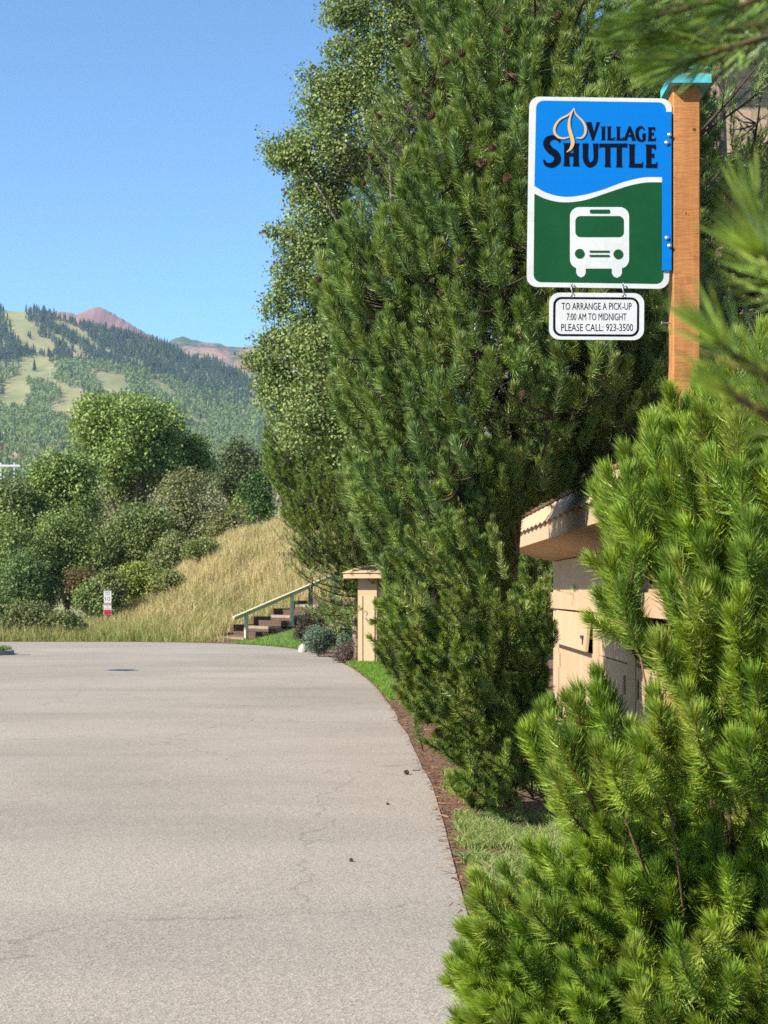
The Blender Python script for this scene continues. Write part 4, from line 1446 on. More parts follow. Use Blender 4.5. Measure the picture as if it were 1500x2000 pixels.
# ------------------------------------------------------------------ grass
def blades(name, label, pts, h, wd, lean, cols, seed, mat='grass', droop=0.4, head=False):
    rs = np.random.default_rng(seed)
    n = len(pts)
    hh = (np.broadcast_to(h, (n,)) * rs.uniform(0.55, 1.25, n))[:, None]
    a = rs.uniform(0, 2 * math.pi, n)
    ld = np.c_[np.cos(a), np.sin(a), np.zeros(n)] * (lean * rs.random(n) ** 0.8)[:, None]
    a2 = rs.uniform(0, 2 * math.pi, n)
    Sd = np.c_[np.cos(a2), np.sin(a2), np.zeros(n)] * wd * 0.5
    mid = pts + np.array([0, 0, 1.0]) * hh * 0.55 + ld * hh * 0.35
    tip = pts + np.array([0, 0, 1.0]) * hh * (1 - droop * 0.2) + ld * hh * (1 + droop)
    m = MB()
    V = np.stack([pts - Sd, pts + Sd, mid - Sd * (1.0 if not head else 0.8), mid + Sd * (1.0 if not head else 0.8), tip], 1).reshape(-1, 3)
    b_ = np.arange(n)[:, None] * 5
    m.add(V, [b_ + np.array([[0, 1, 3, 2]]), b_ + np.array([[2, 3, 4]])], np.repeat(np.clip(cols, 0, 1), 5, 0))
    o_ = m.build(name, M[mat])
    tag(o_, label, 'grass', kind='stuff')
    return o_


def scatter(n, x0, x1, y0, y1, test, seed):
    rs = np.random.default_rng(seed)
    p = np.c_[rs.uniform(x0, x1, n), rs.uniform(y0, y1, n)]
    p = p[test(p[:, 0], p[:, 1])]
    return np.c_[p, ground_z(p[:, 0], p[:, 1])], rs


def far_edge(X):
    e = SMOOTH_EDGE[SMOOTH_EDGE[:, 1] > 38][::-1]
    e = e[np.argsort(e[:, 0])]
    return np.interp(X, e[:, 0], e[:, 1])


def pick(rs, n, cols, jit=0.2):
    c = np.asarray(cols, float)
    return c[rs.integers(len(c), size=n)] * rs.uniform(1 - jit, 1 + jit, (n, 1))


# stairs path used to keep grass off the treads
ST0 = np.array([-4.75, 48.0])
STD = nrm(np.array([0.82, 0.57]))
STN = np.array([STD[1], -STD[0]])            # towards the camera


def stair_uv(X, Y):
    q = np.stack([X - ST0[0], Y - ST0[1]], -1)
    return q @ STD, q @ STN


def dry_ok(X, Y):
    u, v_ = stair_uv(X, Y)
    return (Y > far_edge(X) + 0.5) & ~((u > -0.5) & (u < 4.2) & (np.abs(v_) < 0.95)) & ~((v_ > 0.8) & (u > -1.2))


# base sheet colours of bank and lawn: thin sheets draped 15 mm above the soil
def drape(name, label, x0, x1, y0, y1, res, test, mat, off=0.012):
    ax_, ay_ = np.arange(x0, x1, res), np.arange(y0, y1, res)
    X, Y = np.meshgrid(ax_, ay_, indexing='ij')
    f = grid_faces(len(ax_), len(ay_))
    ok = test(X, Y).ravel()
    f = f[ok[f].all(1)]
    m = MB()
    m.add(np.stack([X, Y, ground_z(X, Y) + off], -1), [f])
    o_ = m.build(name, mat, smooth_shade=True)
    tag(o_, label, kind='structure')
    return o_


M['straw'] = simple('straw_ground', (0.30, 0.215, 0.09), (0.19, 0.16, 0.06), 0.9, 0.95, 0.3, fine=0.5)
M['lawn'] = simple('lawn_ground', (0.12, 0.20, 0.035), (0.075, 0.14, 0.025), 1.5, 0.9, 0.4, fine=0.5)
drape('dry_bank', 'straw coloured earth of the dry grass bank', -30, 6, 46, 72, 0.35, dry_ok, M['straw'])


def lawn_ok(X, Y):
    u, v_ = stair_uv(X, Y)
    inbed = (X > -2.0 + (Y - 40) * 0.1) & (Y < 41.0)
    return (v_ > 0.82) & (u > -1.6) & (Y > far_edge(X) + 0.15) & (X > edge_right(np.minimum(Y, 45.5)) + 0.12) & ~inbed


drape('lawn', 'green mown lawn mound right of the stairs', -7, 8, 38, 60, 0.2, lawn_ok, M['lawn'])
p, rs = scatter(75000, -12.5, 3, 46.5, 63, dry_ok, 81)
gsel = rs.random(len(p))
low = smooth(2.2, 0.0, p[:, 2]) if False else 1 - smooth(0.0, 2.4, p[:, 2])
patch = 0.5 + 0.5 * np.sin(p[:, 0] * 0.9 + 1.3 * np.sin(p[:, 1] * 0.6)) * np.sin(p[:, 1] * 0.8 + p[:, 0] * 0.4)
green = gsel < (0.07 + 0.7 * low * patch + 0.3 * (p[:, 0] < -8.5) + 0.5 * (p[:, 1] < far_edge(p[:, 0]) + 1.4))
ca = pick(rs, len(p), [(0.52, 0.41, 0.21), (0.58, 0.47, 0.27), (0.45, 0.335, 0.16), (0.52, 0.45, 0.27), (0.38, 0.37, 0.16)])
cb = pick(rs, len(p), [(0.17, 0.21, 0.05), (0.24, 0.26, 0.08), (0.30, 0.29, 0.11)])
blades('dry_grass', 'tall dry golden grass covering the bank beyond the road', p, np.where(p[:, 1] < far_edge(p[:, 0]) + 1.2, 0.32, 0.5), 0.014, 0.45, np.where(green[:, None], cb, ca), 82, head=True)
p, rs = scatter(26000, -6.5, 4, 39, 53, lawn_ok, 83)
blades('lawn_grass', 'short green lawn grass on the mound by the stairs', p + np.array([0, 0, 0.01]), 0.09, 0.012, 0.7, pick(rs, len(p), [(0.15, 0.25, 0.035), (0.19, 0.29, 0.05), (0.12, 0.21, 0.03)]), 84)
# lawn strip at the cabinet and along the road
strip = lambda X, Y: (X > edge_right(Y) + 0.03) & (X < edge_right(Y) + 0.30 + 0.10 * (Y - 22)) & (Y > 22) & (Y < 32.8)
p, rs = scatter(40000, -1.2, 1.8, 22, 33, strip, 85)
blades('lawn_grass', 'bright green verge grass between road and far cabinet', p, 0.10, 0.010, 0.8, pick(rs, len(p), [(0.13, 0.25, 0.03), (0.17, 0.29, 0.04)]), 86)
strip = lambda X, Y: (X > edge_right(Y) + 0.05 + 0.10 * np.sin(Y * 5) ** 2) & (X < edge_right(Y) + 1.1) & (((Y > 7.6) & (Y < 10.6)) | ((Y > 12.0) & (Y < 13.0))) & (np.sin(X * 9 + Y * 4) + np.sin(Y * 7 - X * 3) > -0.9)
p, rs = scatter(60000, 0.3, 1.7, 7.6, 13.1, strip, 87)
blades('verge_grass', 'patchy green grass at the road edge under the dwarf pines', p, 0.075, 0.006, 1.1, pick(rs, len(p), [(0.2, 0.28, 0.07), (0.25, 0.32, 0.09), (0.36, 0.33, 0.15), (0.16, 0.24, 0.07)]), 88)
p, rs = scatter(420, -0.1, 0.7, 20.2, 24.5, lambda X, Y: (X > edge_right(Y) + 0.15) & (X < edge_right(Y) + 0.5), 89)
blades('verge_grass', 'long arching grass tuft at the road edge by the pine bush', p, 0.4, 0.012, 1.0, pick(rs, len(p), [(0.17, 0.24, 0.07), (0.22, 0.27, 0.1)]), 90, droop=0.9)
# red-brown needle litter and bark chips along the edge
strip = lambda X, Y: (X > edge_right(Y) - 0.10 * np.random.default_rng(1).random(X.shape)) & (X < edge_right(Y) + 0.55)
p, rs = scatter(26000, -1.2, 1.2, 6.0, 34, strip, 91)
n = len(p)
a = rs.uniform(0, 6.28, n)
d = np.c_[np.cos(a), np.sin(a), rs.normal(0, 0.12, n)] * rs.uniform(0.012, 0.04, n)[:, None]
sd_ = np.c_[-np.sin(a), np.cos(a), rs.normal(0, 0.3, n)] * rs.uniform(0.0015, 0.007, n)[:, None]
p = p + np.array([0, 0, 0.038]) * (p[:, :1] < edge_right(p[:, 1])[:, None] + 0.01) + np.array([0, 0, 0.012])
mb = MB()
mb.add(np.stack([p - d - sd_, p + d - sd_, p + d + sd_, p - d + sd_], 1).reshape(-1, 3), [np.arange(n)[:, None] * 4 + np.array([[0, 1, 2, 3]])],
       np.repeat(pick(rs, n, [(0.26, 0.12, 0.07), (0.19, 0.085, 0.05), (0.34, 0.19, 0.11), (0.13, 0.07, 0.045)], 0.3), 4, 0))
lt_ = mb.build('bark_litter', M['grass'])
tag(lt_, 'red-brown needle and bark litter along the road edge', 'litter', kind='stuff')

# ------------------------------------------------------------------ stairs, railing, bollard
M['tie'] = simple('creosoted_timber', (0.12, 0.07, 0.045), (0.045, 0.028, 0.02), 7, 0.85, 0.4, (3, 3, 1))
M['greytie'] = simple('weathered_timber', (0.30, 0.24, 0.18), (0.16, 0.12, 0.085), 7, 0.85, 0.3, (3, 3, 1))
M['cream'] = simple('cream_paint', (0.5, 0.44, 0.27), (0.42, 0.37, 0.22), 5, 0.6, spec=0.3)
st = thing('timber_stairs', 'dark timber steps climbing the bank right of the dry grass', 'stairs', (ST0[0], ST0[1], 0))
ang = math.atan2(STD[1], STD[0])
rise, run = 0.168, 0.46
for i in range(8):
    c2 = ST0 + STD * (run * i + 0.1)
    for k, (zz_, mt_) in enumerate(((rise * i + 0.02, 'tie'), (rise * i + 0.108, 'greytie' if i % 2 == 0 else 'tie'))):
        mb = MB()
        mb.box((c2[0], c2[1], zz_), (0.2 - 0.006 * k, 1.5 - 0.05 * ((i + k) % 2), 0.085), ang)
        child_build(mb, 'step_timber', M[mt_], st)
    c3 = ST0 + STD * (run * i + 0.34)
    mb = MB()
    mb.box((c3[0], c3[1], rise * i + 0.03), (0.28, 1.4, 0.16), ang)
    child_build(mb, 'tread', M['greytie'], st)
for i in range(5):
    c4 = ST0 + STD * (run * 1.6 * i + 0.2) - STN * 0.86
    mb = MB()
    mb.box((c4[0], c4[1], 1.5 * rise * i + 0.12), (0.9, 0.18, 0.3), ang)
    child_build(mb, 'side_timber', M['tie'], st)
rl = thing('stair_railing', 'cream painted wooden handrail beside the timber steps', 'railing', (ST0[0] + STN[0] * 0.72, ST0[1] + STN[1] * 0.72, 0))
slope = rise / run
A0 = ST0 + STN * 0.72
pz_ = lambda u: 0.86 + slope * (u - 0.1)
for u in (0.1, 1.75, 3.4):
    q = A0 + STD * u
    mb = MB()
    zb = slope * u * 0.9 - 0.1
    mb.box((q[0], q[1], (zb + pz_(u)) / 2), (0.095, 0.095, pz_(u) - zb), ang)
    child_build(mb, 'railing_post', M['cream'], rl)
e0, e1 = -0.35, 3.6
q0 = np.array([*(A0 + STD * e0), pz_(e0) + 0.05])
q1 = np.array([*(A0 + STD * e1), pz_(e1) + 0.05])
ax_d = nrm(q1 - q0)
ax_n = np.array([STN[0], STN[1], 0])
rotm = np.stack([ax_d, ax_n, np.cross(ax_d, ax_n)], 1)
for k, (dz, hs, th) in enumerate(((0.03, 0.045, 0.15), (-0.035, 0.075, 0.045))):
    mb = MB()
    mb.box((q0 + q1) / 2 + np.array([0, 0, dz]), (np.linalg.norm(q1 - q0) - 0.02 * k, th, hs), rotm)
    child_build(mb, 'handrail' if k == 0 else 'under_rail', M['cream'], rl)
q = A0 + STD * 2.42 + STN * 0.05
bl = thing('bollard_light', 'black path light post standing beside the stair railing', 'bollard', (q[0], q[1], slope * 2.3 - 0.1))
mb = MB()
mb.box((0, 0, 0.5), (0.13, 0.13, 1.0))
mb.build('post', M['black'], bl)
mb = MB()
mb.box((0.05, 0, 1.16), (0.035, 0.035, 0.34))
mb.build('stake', M['black'], bl)
mb = MB()
mb.box((-0.02, -0.068, 0.32), (0.08, 0.012, 0.12))
mb.build('plate', M['steel'], bl)
# retaining timbers by the pine
for k, (px, py, L_) in enumerate(((585, 1062, 0.9), (560, 1090, 0.7), (600, 1075, 1.0))):
    Yq = np.linspace(47, 64, 600)
    Xq = (px - CX) / FPX * Yq
    i_ = np.argmax(CY - FPX * (ground_z(Xq, Yq) - EYE) / Yq < py)
    mb = MB()
    mb.box((Xq[i_], Yq[i_], float(ground_z(Xq[i_], Yq[i_])) + 0.08), (L_, 0.22, 0.26), 0.35)
    o_ = mb.build('timber_beam', M['tie'])
    tag(o_, 'dark retaining timber bedded in the bank under the pine', 'timber', 'retaining timbers in the bank')
# white rock at the bed's corner
mb = MB()
u_, v_ = np.meshgrid(np.linspace(0, 2 * math.pi, 13), np.linspace(0.05, math.pi - 0.05, 8), indexing='ij')
rr = 1 + 0.1 * np.sin(3 * u_ + 2 * v_)
q = P(592, 1263, 39.2)
mb.add(np.stack([q[0] + 0.12 * rr * np.sin(v_) * np.cos(u_), q[1] + 0.12 * rr * np.sin(v_) * np.sin(u_), 0.1 + 0.14 * rr * np.cos(v_)], -1), [grid_faces(13, 8)])
o_ = mb.build('rock', simple('pale_rock', (0.5, 0.48, 0.43), (0.35, 0.33, 0.3), 8, 0.9), smooth_shade=True)
tag(o_, 'pale rounded rock at the corner of the flower bed by the road', 'rock')

# ------------------------------------------------------------------ speed limit sign
YL = 52.0
q = P(210, 1200, YL)
zg = float(ground_z(q[0], YL))
sp = thing('speed_limit_sign', 'small white speed limit 10 sign with a red and white no parking plate below', 'road sign', (q[0], YL, zg))
mb = MB()
mb.box((0, 0.02, 0.7), (0.06, 0.03, 1.4))
mb.build('post', simple('brown_post', (0.2, 0.09, 0.06), None, 8, 0.7), sp)
pxm = YL / FPX
M['signred'] = simple('sign_red', (0.33, 0.02, 0.03), None, 8, 0.5)
zc = lambda py: EYE + (CY - py) / FPX * YL - zg


def plate(px0, py0, px1, py1, mat, y, name, parent, r_=0.02):
    m = MB()
    p_ = rrect((px0 - 210.5) * pxm, zc(py1), (px1 - 210.5) * pxm, zc(py0), r_, 3)
    m.prism([tuple(v_) for v_ in p_], y, y + 0.004)
    return m.build(name, mat, parent)


pl1 = plate(203.5, 1154, 218, 1177, M['signwhite'], -0.01, 'speed_plate', sp)
pl2 = plate(203, 1177.5, 218, 1201.5, M['signwhite'], -0.01, 'parking_plate', sp)
rl_ = lambda a_: np.c_[(a_[:, 0] - 210.5) * pxm, [zc(v_) for v_ in a_[:, 1]]]
text_mesh('SPEED', 205.5, 216, 1158.6, 1155.4, -0.0108, 'lettering', M['signnavy'], pl1, rl_)
text_mesh('LIMIT', 206, 215.5, 1163, 1159.8, -0.0108, 'lettering', M['signnavy'], pl1, rl_)
text_mesh('10', 206, 215.8, 1173.8, 1165.4, -0.0108, 'lettering', M['black'], pl1, rl_)
plate(203.6, 1178, 217.4, 1182, M['signred'], -0.0145, 'red_band', pl2, 0.01)
plate(203.6, 1191, 217.4, 1201, M['signred'], -0.0145, 'red_band', pl2, 0.01)
text_mesh('FIRE LANE', 204.3, 216.7, 1181.3, 1178.8, -0.0152, 'lettering', M['signwhite'], pl2, rl_)
text_mesh('NO', 208, 213, 1186, 1183, -0.0108, 'lettering', M['signred'], pl2, rl_)
text_mesh('PARKING', 204.6, 216.4, 1190.2, 1187.2, -0.0108, 'lettering', M['signred'], pl2, rl_)

# ------------------------------------------------------------------ road furniture
q = P(237, 1310, 1)
Yd = EYE * FPX / 155 * 0.985
dx = (237 - 750) / FPX * Yd
dg_ = thing('storm_drain', 'round iron storm drain grate set in the asphalt', 'drain', (dx, Yd, 0.03))
mb = MB()
a = np.linspace(0, 2 * math.pi, 25)[:-1]
v_ = np.r_[np.c_[0.27 * np.cos(a), 0.27 * np.sin(a), np.full(24, 0.006)], np.c_[0.33 * np.cos(a), 0.33 * np.sin(a), np.full(24, 0.006)], np.c_[0.33 * np.cos(a), 0.33 * np.sin(a), np.full(24, -0.05)]]
i = np.arange(24)
j = (i + 1) % 24
mb.add(v_, [np.stack([i, j, 24 + j, 24 + i], 1), np.stack([24 + i, 24 + j, 48 + j, 48 + i], 1)])
mb.build('rim', M['steel'], dg_)
mb = MB()
for k in range(-4, 5):
    hw_ = math.sqrt(max(0, 0.26 ** 2 - (k * 0.058) ** 2))
    mb.box((k * 0.058, 0, -0.004), (0.03, 2 * hw_, 0.016))
mb.build('grate', simple('dark_iron', (0.05, 0.05, 0.05), None, 20, 0.5, metallic=0.6), dg_)
mb = MB()
mb.add(np.r_[np.c_[0.268 * np.cos(a), 0.268 * np.sin(a), np.full(24, 0.0015)]], [np.arange(24)[None]])
mb.build('pit', M['darkin'], dg_)
# kerbed grass island, left
isl = np.array([(-16, 36.6), (-9.6, 36.9), (-9.15, 37.4), (-9.2, 38.2), (-9.7, 38.8), (-16, 39.1)])
mb = MB()
n = len(isl)
mb.add(np.r_[np.c_[isl, np.full(n, 0.03)], np.c_[isl, np.full(n, 0.13)]], [np.array([[i, (i + 1) % n, n + (i + 1) % n, n + i] for i in range(n)]), np.arange(n, 2 * n)[None]])
ki = mb.build('traffic_island', simple('concrete_kerb', (0.33, 0.31, 0.28), (0.24, 0.22, 0.2), 4, 0.9))
tag(ki, 'low kerbed grass island at the left edge of the road', kind='structure')
p, rs = scatter(9000, -16, -9.25, 36.9, 38.7, lambda X, Y: inpoly(X, Y, isl * np.array([1, 1]) + 0), 95)
p[:, 2] = 0.125
blades('island_grass', 'green grass on the small road island at the left edge', p, 0.12, 0.012, 0.8, pick(rs, len(p), [(0.13, 0.2, 0.05), (0.2, 0.23, 0.08), (0.09, 0.15, 0.04)]), 96)
# posts outside the frame whose shadows lie on the road
for k, (X_, Y_, h_) in enumerate(((-10.9, 36.2, 1.9), (-11.9, 40.2, 1.5))):
    lp = thing('wooden_post', 'square wooden marker post left of the frame by the island' if k == 0 else 'square wooden marker post left of the frame beyond the island', 'post', (X_, Y_, 0.03), 'marker posts by the island')
    mb = MB()
    mb.box((0, 0, h_ / 2), (0.16, 0.16, h_))
    mb.build('post', M['greytie'], lp)
    mb = MB()
    mb.box((0, 0, h_ + 0.02), (0.2, 0.2, 0.04))
    mb.build('post_cap', M['tie'], lp)
# fallen cone and bits on the asphalt
for k, (px, py, s_) in enumerate(((794, 1513, 0.9), (686, 1683, 0.45), (757, 1572, 0.4))):
    Y_ = (EYE - 0.03) * FPX / (py - CY)
    o_ = bpy.data.objects.new('fallen_cone', CONE_ME)
    COL.objects.link(o_)
    o_.location = ((px - 750) / FPX * Y_, Y_, 0.03 + 0.022 * s_)
    o_.scale = (s_,) * 3
    o_.rotation_euler = (R(90), R(20), R(40 * k))
    tag(o_, ['largest fallen pine cone lying on the asphalt near the road edge', 'tiny dark cone bit on the asphalt nearest the camera', 'tiny dark cone bit on the asphalt between the other two'][k], 'pine cone', 'cone bits fallen on the road')

# ------------------------------------------------------------------ lodge behind the pines
ms2, t, b = new_mat('coursed_sandstone')
br_ = t.nodes.new('ShaderNodeTexBrick')
br_.inputs['Scale'].default_value = 1.0
br_.inputs['Brick Width'].default_value = 0.5
br_.inputs['Row Height'].default_value = 0.16
br_.inputs['Mortar Size'].default_value = 0.012
br_.inputs['Color1'].default_value = (0.42, 0.31, 0.2, 1)
br_.inputs['Color2'].default_value = (0.28, 0.2, 0.13, 1)
br_.inputs['Mortar'].default_value = (0.2, 0.17, 0.14, 1)
t.links.new(coords(t, (1, 1, 1)), br_.inputs['Vector'])
mpn = br_.inputs['Vector'].links[0].from_node
mpn.inputs['Rotation'].default_value = (R(-90), 0, 0)
t.links.new(mix(t, 0.5, br_.outputs['Color'], ramp(t, noise(t, 7, 5, 0.7, coords(t)), [(0.3, (0.6, 0.6, 0.6)), (0.7, (1.2, 1.15, 1.1))]), 'MULTIPLY'), b.inputs['Base Color'])
b.inputs['Roughness'].default_value = 0.9
M['stone'] = ms2
lo_ = thing('lodge_building', 'sandstone lodge glimpsed through the pines at the upper right', 'building', (7.5, 24, 0))
mb = MB()
mb.box((0.6, 3, 5.2), (7.0, 6, 10.4))
mb.build('wall', M['stone'], lo_)
mb = MB()
mb.prism([(-3.8, 10.35), (5.0, 10.35), (0.6, 12.4)], -0.9, 6.8)
mb.build('roof', M['roofbrown'], lo_)
for x_, z_ in ((-1.9, 7.6), (0.6, 7.6), (3.1, 7.6), (-1.9, 4.6), (0.6, 4.6), (3.1, 4.6), (-1.9, 1.6), (0.6, 1.6)):
    mb = MB()
    for dx_, dz_, sx_, sz_ in ((0, 0.72, 1.24, 0.1), (0, -0.72, 1.24, 0.1), (-0.57, 0, 0.1, 1.34), (0.57, 0, 0.1, 1.34)):
        mb.box((x_ + dx_, -0.03, z_ + dz_), (sx_, 0.08, sz_))
    wf = mb.build('window', M['tie'], lo_)
    mb = MB()
    mb.box((x_, -0.01, z_), (1.04, 0.03, 1.34))
    mb.build('pane', simple('window_glass', (0.03, 0.04, 0.05), None, 3, 0.08, spec=0.6) if 'glass' not in M else M['glass'], wf)
mb = MB()
mb.box((-0.2, -0.9, 5.55), (5.4, 1.7, 0.14))
bal = mb.build('balcony', M['greytie'], lo_)
mb = MB()
for k in range(46):
    mb.box((-2.85 + k * 0.118, -1.7, 6.1), (0.05, 0.03, 0.9))
mb.box((-0.2, -1.7, 6.58), (5.4, 0.09, 0.06))
mb.build('balustrade', M['greytie'], bal)

# ------------------------------------------------------------------ ski hill and far mountains
YR = 2000.0
rsn = np.random.default_rng(3)
WV = [(rsn.uniform(0.004, 0.03), rsn.uniform(0.002, 0.012), rsn.uniform(0, 6.28)) for _ in range(9)]


def hill_z(X, Y):
    X = np.asarray(X, float)
    Y = np.asarray(Y, float)
    t_ = np.clip((Y - 800) / (YR - 800), 0, 1)
    tr_ = np.interp(X, [-1200, -640, -500, -468, -448, -433, -418, -401, -381, -361, -346, -326, -301, -281, -261, -227, -201, -177, -157, 0, 700], [0.215, 0.19, 0.1845, 0.1827, 0.183, 0.1807, 0.1777, 0.175, 0.1727, 0.1713, 0.1693, 0.167, 0.1633, 0.16, 0.1557, 0.151, 0.148, 0.142, 0.14, 0.118, 0.05])
    tan = 0.062 + (tr_ - 0.062) * t_ ** 0.85
    z = EYE + Y * tan
    und = sum(math.cos(0) * np.sin(kx * X + ky * Y + ph) for kx, ky, ph in WV)
    z = z + und * (0.25 + 1.9 * np.sin(np.clip(t_, 0, 1) * math.pi))
    z = z - np.clip(Y - YR, 0, None) * 0.35
    z = z - np.clip(800 - Y, 0, None) * 0.12
    return z


def hill_hit(px, py):
    """point of the hillside seen towards a photo position"""
    Y = np.linspace(802, YR - 2, 1400)
    X = (px - CX) / FPX * Y
    s_ = CY - FPX * (hill_z(X, Y) - EYE) / Y
    i = np.argmax(s_ < py)
    return np.array([X[i], Y[i], hill_z(X[i], Y[i])])


mh, t, b = new_mat('ski_hill_meadow')
v = coords(t)
c = ramp(t, noise(t, 0.006, 5, 0.6, v), [(0.40, (0.16, 0.175, 0.06)), (0.54, (0.22, 0.20, 0.085)), (0.7, (0.30, 0.225, 0.125))])
c = mix(t, 0.7, c, ramp(t, noise(t, 0.06, 5, 0.7, coords(t, (1, 0.3, 1))), [(0.3, (0.6, 0.65, 0.6)), (0.7, (1.2, 1.15, 1.1))]), 'MULTIPLY')
t.links.new(c, b.inputs['Base Color'])
b.inputs['Roughness'].default_value = 1
ax_ = np.arange(-1150, 900, 11.0)
ay_ = np.arange(280, 2400, 11.0)
X, Y = np.meshgrid(ax_, ay_, indexing='ij')
mb = MB()
mb.add(np.stack([X, Y, hill_z(X, Y)], -1), [grid_faces(len(ax_), len(ay_))])
hl = mb.build('ski_hill', mh, smooth_shade=True)
tag(hl, 'meadow-striped ski hill rising in the distance', kind='structure')

c2p = lambda pts: [(x / 2.679, 560 + y / 2.679) for x, y in pts]
RUNS = [c2p(q_) for q_ in (
    [(0, 85), (110, 92), (150, 138), (215, 155), (200, 215), (262, 262), (310, 335), (200, 338), (125, 290), (70, 235), (45, 150), (0, 130)],
    [(215, 125), (330, 162), (470, 235), (620, 312), (805, 392), (700, 392), (560, 318), (400, 240), (300, 195)],
    [(0, 500), (90, 435), (110, 338), (270, 348), (300, 450), (450, 530), (525, 572), (490, 650), (430, 690), (240, 650), (140, 600), (0, 600)],
    [(420, 398), (645, 440), (665, 545), (560, 560), (500, 480)],
    [(765, 458), (865, 475), (945, 552), (900, 552), (840, 505)],
    [(1095, 340), (1255, 398), (1385, 470), (1330, 478), (1195, 412)],
    [(865, 620), (1000, 650), (1110, 700), (1040, 715), (950, 675)],
    [(915, 295), (1015, 318), (1080, 350), (1010, 345)], [(980, 372), (1085, 432), (1050, 425)],
    [(240, 195), (330, 245), (490, 350), (570, 375), (420, 335), (300, 272)], [(0, 235), (60, 265), (50, 280), (0, 260)], [(1300, 545), (1400, 560), (1440, 610), (1300, 600)])]
CLUMP = c2p([(150, 470), (290, 480), (305, 600), (150, 610)])
CLUMP2 = c2p([(275, 340), (420, 370), (450, 480), (520, 540), (470, 545), (400, 490), (290, 440)])


def in_runs(px, py):
    r_ = np.zeros(np.shape(px), bool)
    for q_ in RUNS:
        r_ |= inpoly(px, py, q_)
    r_ &= ~inpoly(px, py, CLUMP)
    r_ &= ~inpoly(px, py, CLUMP2)
    return r_


def scatter_template(mb_, tv, tf, pos, sc, rot_, cols, tcol):
    n, k = len(pos), len(tv)
    ca, sa = np.cos(rot_)[:, None], np.sin(rot_)[:, None]
    x = tv[None, :, 0] * ca - tv[None, :, 1] * sa
    y = tv[None, :, 0] * sa + tv[None, :, 1] * ca
    z = np.broadcast_to(tv[None, :, 2], x.shape)
    V = np.stack([x * sc[:, :1], y * sc[:, :1], z * sc[:, 1:]], -1) + pos[:, None]
    C = np.where(tcol[None, :, :] < 0, cols[:, None, :], tcol[None])
    F = (np.arange(n)[:, None, None] * k + tf[None]).reshape(-1, tf.shape[1])
    mb_.add(V.reshape(-1, 3), [F], C.reshape(-1, 3))


def conifer_template(seed, tiers=6, sides=7):
    rs_ = np.random.default_rng(seed)
    V, F = [], []
    for k in range(tiers):
        z0 = 0.08 + 0.8 * k / tiers
        z1 = z0 + 0.30 if k < tiers - 1 else 1.0
        r_ = 0.17 * (1 - 0.86 * k / tiers)
        b0 = len(V)
        V.append((0, 0, z1))
        for s_ in range(2 * sides):
            a = s_ / (2 * sides) * 2 * math.pi + k * 0.5
            rr_ = r_ * (rs_.uniform(0.85, 1.25) if s_ % 2 == 0 else 0.5)
            V.append((rr_ * math.cos(a), rr_ * math.sin(a), z0 + (0 if s_ % 2 == 0 else 0.05)))
        for s_ in range(2 * sides):
            F.append((b0, b0 + 1 + s_, b0 + 1 + (s_ + 1) % (2 * sides)))
    b0 = len(V)
    V += [(0.015, 0, -0.1), (-0.01, 0.012, -0.1), (-0.01, -0.012, -0.1), (0, 0, 0.3)]
    F += [(b0, b0 + 1, b0 + 3), (b0 + 1, b0 + 2, b0 + 3), (b0 + 2, b0, b0 + 3)]
    col_ = np.full((len(V), 3), -1.0)
    col_[b0:] = (0.1, 0.08, 0.06)
    return np.array(V), np.array(F), col_


def aspen_template(seed, n=46):
    rs_ = np.random.default_rng(seed)
    V, F = [], []
    for k in range(n):
        d = nrm(rs_.normal(0, 1, 3))
        c = np.array([0, 0, 0.63]) + d * np.array([0.2, 0.2, 0.33]) * rs_.uniform(0.5, 1.0)
        N = nrm(d + rs_.normal(0, 0.5, 3))
        A = nrm(np.cross(N, rs_.normal(0, 1, 3)))
        B = np.cross(N, A)
        s_ = rs_.uniform(0.05, 0.1)
        b0 = len(V)
        V += [c - A * s_, c + B * s_, c + A * s_ * 0.9 - B * s_ * 0.5]
        F.append((b0, b0 + 1, b0 + 2))
    b0 = len(V)
    V += [(0.014, 0, -0.1), (-0.008, 0.012, -0.1), (-0.008, -0.012, -0.1), (0.009, 0, 0.75), (-0.006, 0.008, 0.75), (-0.006, -0.008, 0.75)]
    F += [(b0, b0 + 1, b0 + 3), (b0 + 1, b0 + 4, b0 + 3), (b0 + 1, b0 + 2, b0 + 4), (b0 + 2, b0 + 5, b0 + 4), (b0 + 2, b0, b0 + 5), (b0, b0 + 3, b0 + 5)]
    col_ = np.full((len(V), 3), -1.0)
    col_[b0:] = (0.5, 0.48, 0.42)
    return np.array(V), np.array(F), col_


rs = np.random.default_rng(77)
n = 32000
Yt = np.sqrt(rs.uniform(805 ** 2, (YR - 5) ** 2, n))
Xt = Yt * rs.uniform(-0.29, -0.02, n)
Zt = hill_z(Xt, Yt)
q = proj(np.stack([Xt, Yt, Zt], -1))
cxp, cyp = q[:, 0] * 2.679, (q[:, 1] - 560) * 2.679
den = 0.5 + 0.5 * np.sin(Xt * 0.03 + np.sin(Yt * 0.02) * 2) * np.sin(Yt * 0.017 + 1)
ok = ~in_runs(q[:, 0] + 5 * np.sin(Yt * 0.045 + Xt * 0.02) + rs.normal(0, 2.5, n), q[:, 1] - 7 * FPX / Yt + 4 * np.sin(Xt * 0.06) + rs.normal(0, 2, n))
ok &= rs.random(n) < np.clip(Yt / 1500, 0.45, 0.95) * (0.35 + 0.85 * den)
